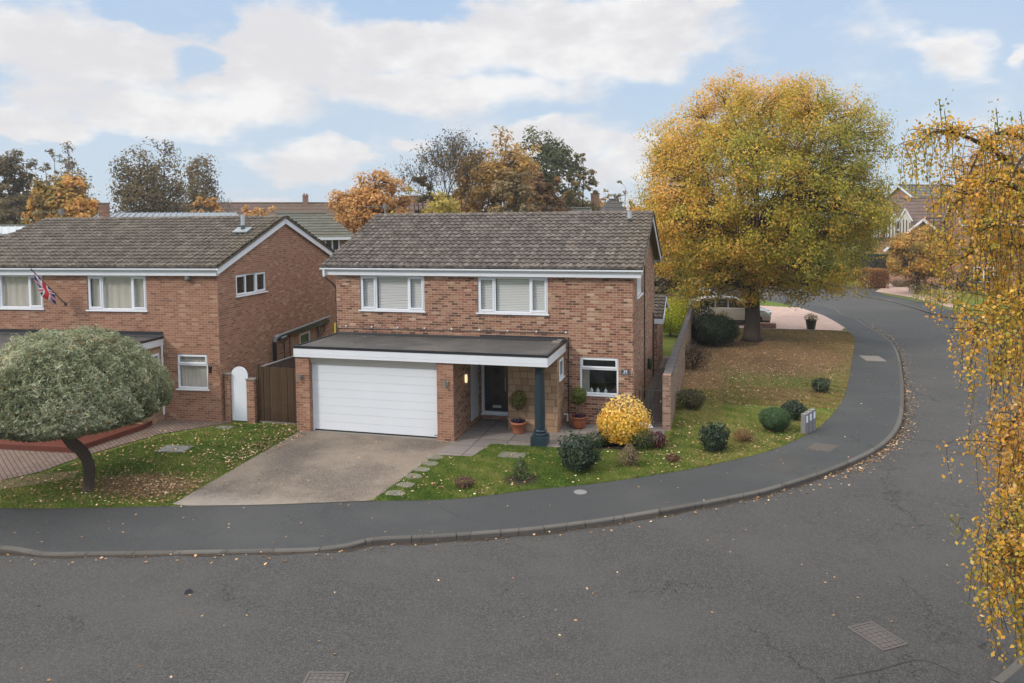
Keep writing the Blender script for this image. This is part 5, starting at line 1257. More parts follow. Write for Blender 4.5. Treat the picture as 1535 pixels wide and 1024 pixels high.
bghouse('brick_house', 'brick house largely hidden by the birch leaves', 1520, D, 9, 8, zat(345, D), zat(300, D), face_cam(1470, D)+.2, M_BRICK, M_TILEPURPLE, [(-3.8, 3.2, 1.5, 1.2), (1.5, 3.2, 1.5, 1.2), (-3.8, .8, 1.5, 1.3), (1.5, .8, 1.8, 1.3)], group='houses up the road')
# rear garden fence
t = thing('rear_fence', 'weathered brown fence across the back of the garden', 'fence', (-14, 24.5, 0)); boards(t, (0, 0, 0), UX, -UY, 14.9, .05, 1.75, .14, M_WOODFAR)
# hedges up the road
def hedge(name, lab, x, y, rx, ry, h, rz, pal, n, ls, cat='hedge'):
    t = thing(name, lab, cat, (x, y, 0), rz); P = rng.uniform(-1, 1, (n, 3)); k = rng.integers(0, 5, n); sg = np.where(rng.random(n) < .5, -1, 1)
    P[k == 0, 0] = sg[k == 0]; P[(k == 1) | (k == 3), 1] = sg[(k == 1) | (k == 3)]; P[(k == 2) | (k == 4), 2] = 1
    P = P*np.array([rx, ry, h/2])+np.array([0, 0, h/2])+rng.normal(size=(n, 3))*.05
    nr = np.zeros((n, 3)); nr[k == 0, 0] = sg[k == 0]; nr[(k == 1) | (k == 3), 1] = sg[(k == 1) | (k == 3)]; nr[(k == 2) | (k == 4), 2] = 1
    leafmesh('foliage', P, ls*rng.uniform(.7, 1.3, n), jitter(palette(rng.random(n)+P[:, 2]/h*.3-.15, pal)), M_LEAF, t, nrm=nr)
    s = MB(); s.box(-rx*.8, rx*.8, -ry*.8, ry*.8, 0, h*.85); s.build('stem', M_BARKD, t)
p = G(1327, 425); hedge('tall_hedge', 'tall dark green clipped hedge beyond the road bend', p.x+1, p.y+3, 4.5, .8, 2.6, -.2, [(0, (.008, .022, .008)), (1, (.028, .06, .02))], 6000, .18)
p = G(1313, 432); hedge('beech_hedge', 'clipped orange beech block beside the far drive', p.x-.1, p.y+.4, .9, .9, 1.65, .3, [(0, (.16, .06, .02)), (1, (.45, .20, .06))], 3500, .12)
shrub('golden_shrub', 'golden yellow bush above the dark hedge', 'shrub', p.x+4.5, p.y+12, 3.2, 2.0, 3.6, [(0, (.25, .16, .02)), (1, (.6, .42, .05))], 1800, .25)
for (u, v, rx, h, pal, lab) in ((1385, 441, 1.3, 1.0, [(0, (.08, .09, .02)), (1, (.35, .28, .06))], 'low yellowish bush at the foot of the far orange tree'), (1352, 430, 1.0, .7, [(0, (.15, .10, .06)), (1, (.35, .26, .16))], 'straw coloured low plants on the far drive'), (1412, 455, 2.0, 1.0, [(0, (.10, .11, .02)), (1, (.45, .38, .06))], 'yellow green low bush by the far pavement'), (1432, 440, 1.8, 2.0, [(0, (.015, .025, .01)), (1, (.06, .08, .03))], 'dark green bush behind the yellow low bush'), (1352, 420, 1.6, 1.6, [(0, (.01, .02, .01)), (1, (.04, .05, .02))], 'dark rounded bush between hedge and far tree')):
    x, y = at_g(u, v); shrub('roadside_shrub', lab, 'shrub', x, y, rx, rx*.8, h, pal, 1200, .13)

# ------------------------------------------------------------------ trees
AUT = [(0, (.20, .22, .03)), (.3, (.36, .33, .04)), (.5, (.56, .41, .05)), (.72, (.78, .44, .07)), (1, (.86, .44, .13))]
tree('maple_tree', 'large spreading green and orange autumn tree on the side lawn', (4.3, 17.9, 0), .46, 2.5, (.22, .3, 7.55), (5.85, 5.8, 5.85), AUT, 2400, 78, .112, nlimb=30, spread=.64, power=2.2, seed=3, lobe=.06, elr=(.1, 1.35), limb_r=.095, sparse=.05, tw=.34,
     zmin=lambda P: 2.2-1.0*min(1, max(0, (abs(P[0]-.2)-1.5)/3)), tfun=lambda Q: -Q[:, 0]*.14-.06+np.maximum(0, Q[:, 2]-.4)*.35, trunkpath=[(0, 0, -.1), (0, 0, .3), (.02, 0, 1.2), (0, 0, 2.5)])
# clipped dome tree, left
BX, BY = -11.9, -8.35
def dome_tree():
    t = thing('dome_tree', 'grey green mushroom clipped tree with a bent trunk', 'tree', (BX, BY, 0)); dep = (Vector((BX, BY, 0))-Vector(CAM)).dot(Vector(FWD))
    path = [at(u, v, dep+dd)-Vector((BX, BY, 0)) for u, v, dd in ((134, 742, 0), (133, 725, 0), (134, 700, 0), (124, 678, .05), (104, 660, .1), (98, 645, .1), (104, 610, .2), (110, 590, .3))]
    s = MB(); s.tube(catmull(path, 4), [q*.84 for q in [.27, .21, .175, .155, .15, .14, .15, .15, .145, .15, .14, .155, .16, .155, .165, .16, .15, .14, .13, .12, .12, .11, .11, .10, .10, .09, .08, .07, .06]], 14, True)
    s.build('trunk', M_BARKD, t, True)
    c = at(103, 604, dep+.15)-Vector((BX, BY, 0)); zc = c.z; Rr = 139*dep/FPX; Hh = (604-494)*dep/FPX
    L = MB()
    for k in range(16):
        a = k*.4+.2; e = c+Vector((math.cos(a)*Rr*.75, math.sin(a)*Rr*.75, Hh*.25+.15*math.sin(k*2.3))); b = path[-1] if k % 2 else path[5]
        L.tube([b, b.lerp(e, .5)+Vector((0, 0, .22)), e], [.06, .04, .012], 6, False)
    L.build('limb', M_BARKD, t, True)
    n = 130000; d = rng.normal(size=(n, 3)); d /= np.linalg.norm(d, axis=1)[:, None]
    up = d[:, 2] > -.88; d = d[up]; n = len(d)
    rr = (1-.18*rng.random(n)**1.5)*(1+.018*noise3(d, 3, 5)+.028*noise3(d, 5, 13)+.040*noise3(d, 8, 30))+.04*(rng.random(n) < .02)
    hz = np.where(d[:, 2] > 0, Hh, Hh*.36)
    P = d*rr[:, None]*np.stack([np.full(n, Rr), np.full(n, Rr), hz], 1)+np.array(c)
    tt = .48+.16*noise3(P, 4, 2.2)+.14*noise3(P, 6, 7)+rng.normal(size=n)*.16
    pal = [(0, (.085, .095, .045)), (.35, (.21, .235, .12)), (.65, (.38, .40, .25)), (.9, (.62, .61, .45)), (1, (.55, .45, .24))]
    C = jitter(palette(tt, pal), .15); w = rng.random(n) < (.05+.22*(noise3(P, 12, 2.4) > .9)); C[w] = jitter(np.tile([.30, .20, .08], (w.sum(), 1)), .2)
    leafmesh('crown', P, .088*rng.uniform(.6, 1.3, n), C, M_LEAF, t, .30, nrm=d*1.1)
dome_tree()

# birch, right foreground: trunk beyond the right edge
def birch():
    bx, by = 8.9, -11.0; t = thing('weeping_birch', 'weeping birch with hanging golden leaves, near right', 'tree', (bx, by, 0)); base = Vector((bx, by, 0))
    s = MB(); s.tube([(0, 0, -.1), (.05, 0, 1.5), (-.03, .05, 3.5), (.1, 0, 5.5), (0, 0, 7.2), (-.05, 0, 8.4)], [.24, .19, .165, .13, .09, .04], 14); s.build('trunk', M_BIRCH, t, True)
    LB = MB(); strands = MB(); PT = []; TT = []
    limbs = []
    # (start height, list of (u, v, depth)) arching limbs seen in the photo
    for h0, pts in ((5.4, ((1560, 275, 10.2), (1500, 232, 10.0), (1440, 202, 9.8), (1400, 198, 9.6), (1372, 222, 9.5))),
                    (6.0, ((1580, 230, 10.8), (1530, 205, 10.5), (1495, 200, 10.3), (1470, 225, 10.2), (1450, 270, 10.1))),
                    (4.6, ((1590, 330, 9.0), (1530, 285, 9.0), (1490, 270, 9.2), (1455, 285, 9.3), (1428, 310, 9.3))),
                    (5.0, ((1600, 300, 11.6), (1540, 262, 12), (1480, 262, 12.2), (1440, 300, 12.2))),
                    (3.8, ((1600, 440, 8.8), (1540, 436, 8.7), (1505, 448, 8.6), (1478, 470, 8.5), (1456, 498, 8.5))),
                    (3.4, ((1600, 470, 10.0), (1550, 440, 10.2), (1510, 450, 10.3), (1480, 500, 10.3))),
                    (2.4, ((1600, 640, 8.6), (1545, 620, 8.5), (1510, 640, 8.4), (1500, 680, 8.4))),
                    (2.0, ((1620, 780, 8.2), (1575, 755, 8.0), (1530, 760, 7.8), (1495, 800, 7.7), (1478, 840, 7.7))),
                    (2.8, ((1600, 690, 9.0), (1560, 660, 9.2), (1530, 690, 9.3), (1510, 740, 9.3))),
                    (1.9, ((1600, 830, 7.6), (1560, 810, 7.4), (1520, 830, 7.4), (1505, 870, 7.4))),
                    (3.9, ((1600, 400, 9.6), (1545, 372, 9.6), (1490, 368, 9.6), (1445, 385, 9.6), (1415, 405, 9.6))),
                    (4.3, ((1600, 350, 8.6), (1550, 325, 8.7), (1500, 328, 8.8), (1465, 350, 8.9))),
                    (3.0, ((1600, 560, 9.4), (1560, 530, 9.2), (1520, 535, 9.0), (1480, 560, 9.0))),
                    (6.6, ((1600, 215, 9.6), (1570, 210, 9.2), (1530, 240, 9.0), (1510, 290, 9.0)))):
        P = [Vector((0, 0, h0))]+[at(*q)-base for q in pts]; limbs.append(catmull(P, 6))
    for k in range(16):      # the side of the crown away from the picture
        a = R(-120+k*16.5)+random.uniform(-.1, .1); h = random.uniform(2.5, 7.0); r_ = random.uniform(1.6, 2.9)*(1.15-.07*h)
        limbs.append(catmull([Vector((0, 0, h)), Vector((math.cos(a)*r_*.5, math.sin(a)*r_*.5, h+.9)), Vector((math.cos(a)*r_*.85, math.sin(a)*r_*.85, h+.7)), Vector((math.cos(a)*r_, math.sin(a)*r_, h))], 6))
    for li, L in enumerate(limbs):
        vis = li < 11; n = len(L); LB.tube(L, [.05*(1-.85*i/(n-1)) for i in range(n)], 6, False)
        m = 52 if vis else 34
        for q in range(m):
            f = rng.uniform(.10, 1)*(n-1); i = min(n-2, int(f)); p = L[i].lerp(L[i+1], f-i)
            sd = Vector((rng.normal()*.16, rng.normal()*.30, rng.uniform(-.05, .12))); ln = rng.uniform(.3, 1.5)*(1.0-.45*(f/(n-1))**2)*(1.0 if vis else 1.2)
            p1 = p+sd; p2 = p1+Vector((rng.normal()*.08, rng.normal()*.08, -ln*.5)); p3 = p2+Vector((rng.normal()*.06, rng.normal()*.06, -ln*.5))
            if p3.z < .75 and vis: p3.z = max(p3.z, .75); p2.z = max(p2.z, 1.0)
            sp = catmull([p, p1, p2, p3], 4); strands.tube(sp, [.006]*4+[.0035]*(len(sp)-4), 3, False)
            nl = int(ln*(100 if vis else 45)); fr = rng.random(nl)**.8*(len(sp)-1); ii = np.minimum(fr.astype(int), len(sp)-2); A = np.array([tuple(x) for x in sp])
            PP = A[ii]+(A[ii+1]-A[ii])*(fr-ii)[:, None]+rng.normal(size=(nl, 3))*.048
            PT.append(PP); TT.append(np.full(nl, rng.normal()*.15+(-.16, .08, -.05, .1, -.12, .12, .02, -.25, .06, .1, .0)[li % 11]))
    for (u, v, dpt) in ((1410, 168, 9.7), (1418, 185, 9.7), (1495, 180, 10.1), (1493, 205, 10.2), (1532, 185, 10)):
        p = np.array(at(u, v, dpt)-base); PT.append(p+rng.normal(size=(34, 3))*np.array([.06, .1, .11])); TT.append(np.full(34, -.45)); LB.tube([tuple(p+np.array([.03, 0, -.3])), tuple(p), tuple(p+np.array([-.02, 0, .16]))], .006, 4, False)
    LB.build('limb', M_BARKD, t, True); strands.build('twig', M_BARKD, t)
    P = np.concatenate(PT); T = np.concatenate(TT); n = len(P)
    tt = .56+T+.16*noise3(P, 31, 1.6)+rng.normal(size=n)*.16
    pal = [(0, (.24, .25, .05)), (.3, (.44, .35, .055)), (.5, (.66, .37, .05)), (.8, (.79, .40, .07)), (1, (.85, .56, .26))]
    leafmesh('crown', P, .043*rng.uniform(.5, 1.4, n), jitter(palette(tt, pal), .2), M_LEAF, t, .74, droop=.8)
    print('birch leaves', n)
birch()

# background trees: u, top v, halfwidth px, depth, kind
DK = [(0, (.085, .065, .03)), (.5, (.17, .125, .055)), (1, (.32, .21, .09))]
GO = [(0, (.15, .12, .035)), (.4, (.36, .24, .055)), (.7, (.60, .32, .06)), (1, (.74, .40, .12))]
OR = [(0, (.26, .15, .05)), (.4, (.52, .27, .075)), (1, (.74, .42, .15))]
OL = [(0, (.06, .055, .02)), (.5, (.16, .125, .045)), (1, (.34, .22, .08))]
GG = [(0, (.04, .055, .02)), (.5, (.09, .105, .035)), (1, (.20, .18, .06))]
YL = [(0, (.20, .18, .04)), (.5, (.42, .33, .06)), (1, (.62, .44, .10))]
def bgt(lab, u, vtop, hw, D, pal, n=230, nl=34, seed=1, vb=330, ls=.30, power=2.2, sparse=.1, low=.22, spread=None, tf=None, fork=None):
    p = at(u, 336, D); H = zat(vtop, D); rr = hw*D/FPX; c0 = low*H; cz = (H+c0)/2
    return tree('background_tree', lab, (p.x, p.y, 0), .018*H+.1, fork or H*.25, (0, 0, cz), (rr, rr*.85, (H-c0)/2), pal, n, nl, ls, 8, spread or rr*.2, 'trees behind the houses', M_BARKD, seed=seed, sparse=sparse, power=power, tfun=tf)
bgt('dark green tree at the far left edge', 22, 228, 40, 78, DK, 330, 46, 11, sparse=.05)
bgt('thin dark tree behind the orange tree at left', 82, 226, 26, 88, DK, 60, 22, 12, sparse=.6, ls=.3)
bgt('tall narrow dark poplar at left', 106, 220, 10, 92, DK, 70, 22, 13, spread=.8)
bgt('dark feathery tree right of the poplar', 128, 250, 14, 84, DK, 36, 16, 17, spread=.9, sparse=.3)
bgt('round orange tree at the left behind the roofs', 100, 262, 50, 62, GO, 330, 50, 14, tf=lambda Q: np.abs(Q[:, 0]+.1)*.5-.22)
bgt('tall dark airy tree, left one of the clump behind the neighbour', 208, 224, 33, 80, DK, 230, 30, 15, sparse=.25, ls=.28, spread=1.05)
bgt('tall dark airy tree, middle one of the clump behind the neighbour', 245, 217, 34, 82, DK, 250, 30, 16, sparse=.25, ls=.28, spread=1.05)
bgt('dark airy tree, right one of the clump behind the neighbour', 303, 236, 25, 80, DK, 170, 30, 18, sparse=.25, ls=.28, spread=.9)
bgt('small orange tree at the foot of the dark clump', 308, 290, 24, 70, OR, 100, 34, 19)
bgt('low orange tree behind the long brown roof', 385, 308, 36, 74, OR, 120, 34, 20, low=.3)
p = at(360, 336, 92); baretree('bare_tree', 'small bare twiggy tree left of the small cloud', (p.x, p.y, 0), 10.5, .2, 5, 'trees behind the houses', 260, OL, .2, .55)
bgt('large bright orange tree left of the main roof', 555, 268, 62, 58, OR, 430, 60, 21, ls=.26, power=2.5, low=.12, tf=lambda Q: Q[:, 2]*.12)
p = at(545, 336, 74); baretree('bare_tree', 'bare twiggy tree behind the bright orange tree', (p.x, p.y, 0), 11.5, .2, 6, 'trees behind the houses', 200, OL, .2, .5)
bgt('yellow green low tree behind the main ridge', 645, 290, 58, 50, YL, 260, 40, 22, ls=.24, low=.1)
p = at(672, 336, 60); baretree('bare_tree', 'tall thin nearly leafless tree against the sky', (p.x, p.y, 0), 15.5, .2, 8, 'trees behind the houses', 2600, [(0, (.06, .06, .035)), (.6, (.15, .11, .06)), (1, (.34, .22, .09))], .19, .40, M_BARKD, 7)
bgt('yellowish tree at the foot of the thin tree', 632, 262, 26, 62, OL, 90, 34, 23, sparse=.5)
bgt('broad golden brown tree, left half of the big clump', 748, 218, 68, 64, [(0, (.20, .13, .045)), (.5, (.45, .28, .08)), (1, (.68, .40, .12))], 460, 50, 24, ls=.28, low=.1, power=2.4)
bgt('broad dark green tree, right half of the big clump', 812, 212, 56, 74, GG, 420, 50, 25, ls=.3, low=.1, power=2.5)
bgt('rust brown tree in front of the dark green tree', 815, 268, 34, 60, [(0, (.10, .05, .025)), (1, (.30, .16, .06))], 170, 40, 26, ls=.26)
bgt('straw coloured tree low in front of the big clump', 770, 262, 36, 54, [(0, (.16, .12, .06)), (1, (.42, .30, .13))], 170, 36, 27, ls=.24)
bgt('thin orange brown tree right of the big clump', 872, 242, 26, 66, OL, 60, 26, 28, sparse=.5, ls=.28)
bgt('small tree behind the pyramid roof', 935, 276, 20, 90, OL, 50, 26, 29, sparse=.3)
bgt('low golden tree between chimney and big autumn tree', 905, 292, 24, 88, GO, 60, 30, 30)
bgt('orange bush like tree behind the house corner', 985, 300, 40, 62, GO, 200, 46, 31, low=.05)
bgt('soft brown tree filling the gap right of the big clump', 850, 285, 40, 70, OL, 150, 40, 41, low=.1)
bgt('dark green rounded tree beyond the road bend', 1300, 330, 30, 95, GG, 120, 40, 42, low=.05)
bgt('low brown tree beyond the big autumn tree at right', 1325, 292, 34, 118, OL, 90, 30, 32)
bgt('bushy olive tree behind the garden fence', 1000, 392, 34, 50, [(0, (.06, .055, .03)), (1, (.24, .18, .09))], 200, 40, 33, low=.05, ls=.2)
bgt('small orange yellow tree beyond the road bend', 1378, 352, 46, 62, GO, 260, 50, 34, low=.2, ls=.2, fork=1.2)
bgt('crimson climber like tree beside the catslide house', 1340, 392, 18, 82, [(0, (.10, .03, .02)), (1, (.28, .08, .04))], 60, 30, 35, low=.1, ls=.2)
# distant woodland belt
n = 26000; u = rng.uniform(-500, 2000, n); Dp = rng.uniform(170, 240, n); P = np.array([ray(a, 336)*d+CAM for a, d in zip(u, Dp)]); hh = 6.5+2.2*np.sin(u*.013)+1.3*np.sin(u*.05+1)
P[:, 2] = rng.random(n)**.7*hh
tag(leafmesh('distant_woodland', P, 1.5*rng.uniform(.6, 1.3, n), jitter(palette(.5+.4*np.sin(u*.03)+rng.normal(size=n)*.2, [(0, (.06, .065, .035)), (.5, (.13, .11, .05)), (1, (.28, .18, .07))])), M_LEAF), 'hazy band of distant autumn woodland on the skyline', 'woodland', kind='stuff')

# ------------------------------------------------------------------ grass and fallen leaves
def inpoly(X, Y, pts):
    pts = np.array(pts); c = np.zeros(len(X), bool); j = len(pts)-1
    for i in range(len(pts)):
        a, b = pts[i], pts[j]
        k = ((a[1] > Y) != (b[1] > Y)) & (X < (b[0]-a[0])*(Y-a[1])/(b[1]-a[1]+1e-12)+a[0]); c ^= k; j = i
    return c
def scatter(pts, n, dens=None):
    P = np.array(pts); lo, hi = P.min(0), P.max(0); out = np.zeros((0, 2))
    while len(out) < n:
        q = rng.uniform(lo, hi, (n*2, 2)); q = q[inpoly(q[:, 0], q[:, 1], P)]
        if dens is not None: q = q[rng.random(len(q)) < dens(q[:, 0], q[:, 1])]
        out = np.concatenate([out, q])
        if len(q) == 0: break
    return out[:n]
def blades(name, pts, n, lab, dens, hb=.045, pal=None, seed=0, tone=None):
    q = scatter(pts, n, dens); n = len(q); P3 = np.column_stack([q, np.zeros(n)])
    h = hb*rng.uniform(.5, 1.3, n); a = rng.uniform(0, 6.28, n); V = np.empty((n, 3, 3)); w = .011
    V[:, 0] = P3+np.stack([np.cos(a)*w, np.sin(a)*w, np.zeros(n)], 1); V[:, 1] = P3-np.stack([np.cos(a)*w, np.sin(a)*w, np.zeros(n)], 1)
    V[:, 2] = P3+np.stack([rng.normal(size=n)*.02, rng.normal(size=n)*.02, h], 1)
    me = bpy.data.meshes.new(name); me.vertices.add(3*n); me.vertices.foreach_set('co', V.reshape(-1).astype(np.float32)); me.loops.add(3*n); me.loops.foreach_set('vertex_index', np.arange(3*n, dtype=np.int32)); me.polygons.add(n); me.polygons.foreach_set('loop_start', np.arange(0, 3*n, 3, dtype=np.int32)); me.update(calc_edges=True)
    t = .5+.22*noise3(P3, 7+seed, 1.2)+.18*noise3(P3, 8+seed, 5)+rng.normal(size=n)*.15+(tone(q[:, 0], q[:, 1]) if tone else 0)
    C = np.ones((n, 3, 4), np.float32); C[:, :, :3] = jitter(palette(t, pal or [(0, (.06, .12, .012)), (.5, (.135, .195, .03)), (.8, (.22, .24, .05)), (1, (.31, .28, .08))]), .12)[:, None, :]
    me.color_attributes.new('Col', 'FLOAT_COLOR', 'POINT').data.foreach_set('color', C.reshape(-1)); me.materials.append(M_GRASS); me.validate()
    o = bpy.data.objects.new(name, me); col.objects.link(o); return tag(o, lab, 'grass', kind='stuff')
lw = [tuple(p) for p in lawn]
def dry(x, y): return np.clip(1-np.exp(-(((x-4.5)/4.6)**2+((y-13)/7.5)**2)**2), .12, 1)*np.clip((x-1.6)/1.2+(y < 0)*9, .25, 1)
front = [p for p in lw if p[1] < 6]+[(1.12, 6)]
blades('grass', [p for p in lw if p[1] <= 5.9 and p not in lw[-7:]]+[(1.12, 5.9)]+lw[-7:], 150000, 'short green grass on the front lawn', lambda x, y: np.clip(.95-.10*np.clip(y+1, 0, 9)*(x > 1)-.9*np.exp(-(((x-4.6)/1.9)**2+((y-4.4)/1.3)**2)**2), .08, 1), tone=lambda x, y: np.clip((x+.3)*.09, 0, .30)+np.clip(y*.03, 0, .2))
blades('grass', [(p[0], p[1]) for p in lw if p[1] >= 3.5 and p[0] > 1.5][:]+[(1.2, 22.2), (1.2, 3.5)], 70000, 'sparse yellow grass under the large autumn tree', lambda x, y: dry(x, y)*.9, pal=[(0, (.12, .09, .03)), (.5, (.29, .19, .07)), (1, (.44, .28, .13))])
lfl = [(-17, -10.0)]+[(p.x, p.y) for p in left_edge if p.x > -17]+[(-9.40, -8.4), pd[0]]+lpv
blades('grass', lfl, 60000, 'green grass on the lawn left of the driveway', lambda x, y: np.clip(1-np.exp(-(((x+10.9)/1.5)**2+((y+7.7)/.9)**2)**2), .12, 1), seed=3)
LP = [(0, (.12, .07, .038)), (.4, (.27, .155, .08)), (.8, (.46, .28, .14)), (1, (.66, .50, .33))]
def litter(name, lab, q, z, ls, pal=LP, zr=.03, ex=1.0):
    n = len(q); P = np.column_stack([q, z+rng.random(n)*zr]); o = leafmesh(name, P, ls*rng.uniform(.6, 1.3, n), jitter(palette(rng.random(n)**ex, pal), .2), M_LEAFDRY, None, .75, flat=1.2); return tag(o, lab, 'fallen leaves', kind='stuff')
litter('fallen_leaves', 'fallen tan leaves thick on the side lawn under the large tree', scatter(lw, 12500, lambda x, y: np.clip((y-1)/9, .05, 1)*(x > 1)*np.clip(np.exp(-((x-3.8)/4.2)**2)*1.0*np.exp(-((y-10)/9)**2)+.10+.6*np.exp(-((x-1.4)/.5)**2), 0, 1)), .025, .068, ex=1.7)
litter('fallen_leaves', 'scattered leaves on the front lawn', scatter(lw, 850, lambda x, y: (y < 1)*np.clip(.30+.7*(x > .8)+.5*(np.abs(y+6.5+.25*(x+2)) < .5), 0, 1)), .045, .065)
litter('fallen_leaves', 'leaf drift on the left lawn near the bent trunk', scatter(lfl, 2600, lambda x, y: np.clip(np.exp(-(((x+10.8)/1.5)**2+((y+8.0)/.65)**2))+.13+.5*np.exp(-((x+9.9)/.4)**2)*(y > -6), 0, 1)), .045, .065)
paveband = [(p.x, p.y) for p in KIN if -14 < p.x and p.y < 25]+[(p.x, p.y) for p in reversed(INN) if -14 < p.x and p.y < 25 and not (p.x < 3 and p.y > 10)]
litter('fallen_leaves', 'few stray leaves on the pavement', scatter(paveband, 130), .006, .06, zr=.01)
kk = [p for p in KER if p.y < 26 and p.x > -12]; q = []
for p in kk:
    w = 2 if p.x < 3 else (24 if 5.5 < p.x < 8 and p.y < 2.5 else (14 if 5 < p.x < 9.5 and p.y < 9 else 6))
    for _ in range(w):
        d = abs(rng.normal())*.16+.02; q.append((p.x+rng.normal()*.12+(d if p.x > 4 else 0), p.y+rng.normal()*.12-(d if p.x < 6 else 0)))
litter('fallen_leaves', 'line of leaves gathered along the kerb', np.array(q), RZ+.006, .065, zr=.02)
rp = [(-12, -13.5), (0, -9.5), (6, -4), (9.6, 4), (11.5, 14), (12.5, 28), (17, 28), (15.5, 8), (8, -7), (3, -13), (-6, -16)]
litter('fallen_leaves', 'stray leaves scattered on the road', scatter(rp, 260), RZ+.004, .055, zr=.01)
litter('fallen_leaves', 'leaves on the driveway and patio', np.concatenate([scatter([(-9.6, -8.3), (-5.3, -7.3), (-4.9, -3.9), (-4.9, -2.8), (-9.6, -2.8)], 90), scatter([(-4.7, -2.6), (-4.7, -.15), (-3.7, -.15), (-3.7, -1.2), (0, -1.3), (0, -2.3)], 90), scatter([(-9.75, -5.0), (-9.35, -5.0), (-9.3, -2.75), (-9.8, -2.75)], 160)]), .022, .055, zr=.01)
litter('fallen_leaves', 'leaves on the block paving in front of the neighbour', scatter([(-16, -5), (-12.6, -2.3), (-12.9, -3.6), (-16, -7.5)], 150), .02, .055, zr=.01)
litter('roof_debris', 'moss and leaf scraps on the flat felt roof', scatter([(-9.8, -2.5), (-2.2, -2.5), (-2.1, -.1), (-9.8, -.1)], 60, lambda x, y: .15+.9*(y > -.6)), 2.592, .05, zr=.008)
s = MB(); s.box(-2.42, -2.16, -.55, -.15, 2.587, 2.62); s.box(-2.30, -2.14, -.28, -.06, 2.622, 2.65); o = s.build('loose_slate', M_CONCW); tag(o, 'broken stone pieces lying on the flat roof corner', 'rubble')

# ------------------------------------------------------------------ sky and sun
SUN_EL, SUN_AZ = R(34), R(-62)          # azimuth measured from +Y toward +X; behind-left of the camera
sd_ = Vector((-.62, -.60, .62)).normalized()
W = NT('World', True); scene.world = W.m; t = W
sky = t.n('ShaderNodeTexSky', sky_type='NISHITA', sun_disc=False, sun_elevation=math.asin(sd_.z), sun_rotation=math.atan2(sd_.x, sd_.y), air_density=1.0, dust_density=1.6, ozone_density=1.2)
tc = t.n('ShaderNodeTexCoord'); dx, dy, dz = t.sep(tc.outputs['Generated'])
az = t.M('ARCTAN2', dx, dy); el = t.M('ARCSINE', dz)
wv = t.comb(t.M('MULTIPLY', az, 1.0), t.M('MULTIPLY', el, 1.9), 0.0)
nA = t.noise(wv, 7.5, 8, .58); nB = t.noise(wv, 2.6, 4, .55)
def azel(u, v):
    d = ray(u, v); d /= np.linalg.norm(d); return math.atan2(d[0], d[1]), math.asin(d[2])
az0, el0 = az, el
wn_ = t.noise(wv, 5.0, 5, .55, out=1); w3 = t.sep(wn_)
az = t.M('ADD', az, t.M('MULTIPLY', t.M('SUBTRACT', w3[0], .5), .24)); el = t.M('ADD', el, t.M('MULTIPLY', t.M('SUBTRACT', w3[1], .5), .10))
acc = None
for (u, v, rx, ry) in ((120, 75, 330, 90), (420, 105, 300, 85), (600, 60, 320, 95), (850, 50, 330, 85), (960, 85, 150, 45), (250, 155, 330, 55), (640, 140, 260, 50), (60, 185, 110, 30), (455, 232, 110, 34), (418, 294, 66, 20), (870, 222, 130, 52), (950, 240, 70, 48), (790, 205, 60, 25), (1412, 86, 112, 64), (1535, 76, 45, 30), (1065, 12, 60, 18), (600, 215, 60, 14)):
    a0, e0 = azel(u, v); a1, _ = azel(u+rx, v); _, e1 = azel(u, v-ry)
    m_ = t.M('SUBTRACT', 1.0, t.M('SQRT', t.M('ADD', t.M('POWER', t.M('DIVIDE', t.M('SUBTRACT', az, a0), a1-a0), 2.0), t.M('POWER', t.M('DIVIDE', t.M('SUBTRACT', el, e0), e1-e0), 2.0))))
    acc = m_ if acc is None else t.M('SMOOTH_MAX', acc, m_, .12)
for (u, v, rx, ry) in ((240, 10, 120, 40), (615, 8, 120, 48), (300, 84, 60, 34), (80, 222, 90, 22), (560, 205, 110, 26)):
    a0, e0 = azel(u, v); a1, _ = azel(u+rx, v); _, e1 = azel(u, v-ry)
    m_ = t.M('SUBTRACT', 1.0, t.M('SQRT', t.M('ADD', t.M('POWER', t.M('DIVIDE', t.M('SUBTRACT', az, a0), a1-a0), 2.0), t.M('POWER', t.M('DIVIDE', t.M('SUBTRACT', el, e0), e1-e0), 2.0))))
    acc = t.M('SUBTRACT', acc, t.M('MULTIPLY', t.M('MAXIMUM', m_, 0.0), 1.1))
az, el = az0, el0
gen = t.M('MULTIPLY', t.sstep(t.M('ABSOLUTE', t.M('ADD', az, .20)), .62, .8), t.M('SUBTRACT', t.M('MULTIPLY', nB, 2.2), 1.0))
hi = t.M('MULTIPLY', t.sstep(el, .36, .5), t.M('SUBTRACT', t.M('MULTIPLY', nB, 2.2), .9))
acc = t.M('MAXIMUM', acc, t.M('MAXIMUM', gen, hi))
f = t.sstep(t.M('ADD', acc, t.M('MULTIPLY', t.M('SUBTRACT', nA, .5), 1.7)), .0, .52)
soft = t.noise(wv, 4.0, 6, .6)
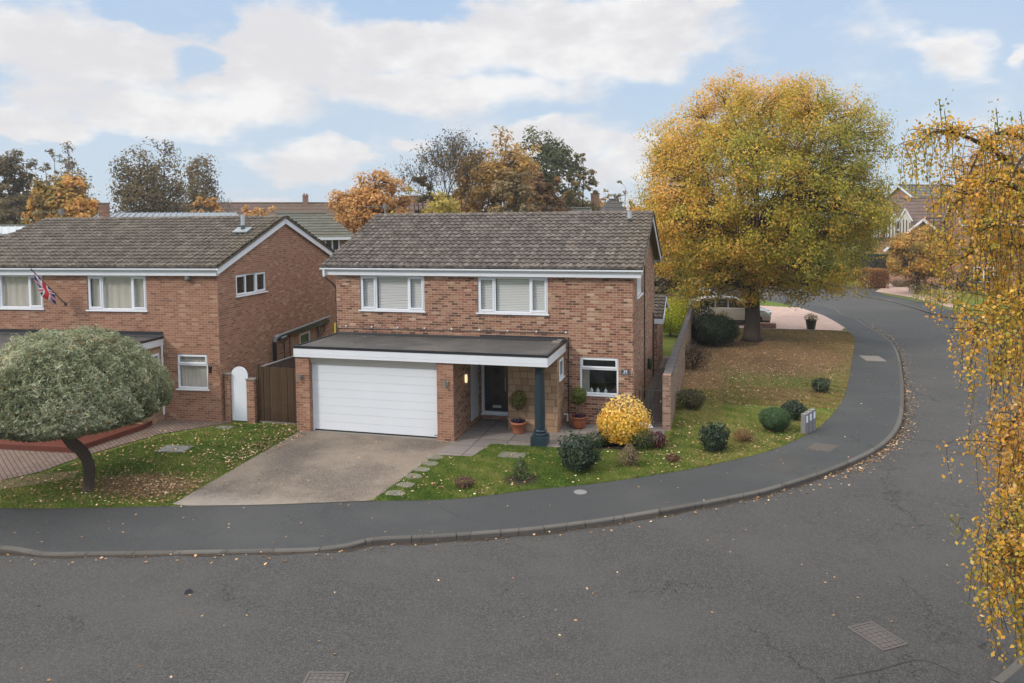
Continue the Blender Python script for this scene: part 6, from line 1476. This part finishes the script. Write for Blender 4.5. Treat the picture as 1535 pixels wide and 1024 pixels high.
cl = t.mix(t.sstep(t.M('ADD', t.M('ADD', t.M('MULTIPLY', soft, .65), t.M('MULTIPLY', t.noise(wv, 13, 5, .55), .35)), t.M('MULTIPLY', acc, .06)), .42, .60), (9.6, 9.5, 9.4), (7.9, 7.75, 7.9))
blue = t.mix(t.sstep(el, .0, .42), (6.0, 7.35, 8.7), (4.3, 6.1, 8.9))
base = t.mix(.9, sky.outputs[0], blue)
hz = t.mix(t.M('MULTIPLY', t.sstep(nB, .35, .7), .22), base, (7.4, 7.7, 8.2))
colr = t.mix(t.M('MULTIPLY', f, .93), hz, cl)
zen = t.M('ADD', 1.0, t.M('MULTIPLY', t.sstep(el, .40, 1.0), 2.6)); colr = t.mix(1.0, colr, t.comb(t.M('POWER', zen, 1.10), zen, t.M('POWER', zen, .84)), 'MULTIPLY')
bg = t.n('ShaderNodeBackground', i_Strength=.1); t.put(colr, bg.inputs[0])
wo = t.n('ShaderNodeOutputWorld'); t.put(bg.outputs[0], wo.inputs[0])
hb = MB(); hb.box(-3200, 3200, -3200, 3200, -1.3, 17.5); HZ = hb.build('haze', M_BLACK); HZ['kind'] = 'stuff'; HZ['label'] = 'thin pale autumn haze over the whole estate'
t = NT('haze_air'); pv = t.n('ShaderNodeVolumePrincipled', i_Color=(.97, .93, .89), i_Density=.0006, i_Anisotropy=.2); o_ = t.n('ShaderNodeOutputMaterial'); t.put(pv.outputs[0], o_.inputs['Volume']); HZ.data.materials.clear(); HZ.data.materials.append(t.m)
L = bpy.data.lights.new('sun', 'SUN'); L.energy = 2.1; L.angle = R(8); L.color = (1, .93, .84)
lo = bpy.data.objects.new('sun', L); col.objects.link(lo); lo.rotation_euler = (-sd_).to_track_quat('-Z', 'Y').to_euler()
vs = scene.view_settings; vs.view_transform = 'Standard'; vs.look = 'None'; vs.gamma = 1; vs.use_curve_mapping = False; vs.exposure = 0
scene.render.engine = 'CYCLES'
scene.cycles.max_bounces = 6; scene.cycles.transparent_max_bounces = 12; scene.cycles.use_denoising = True
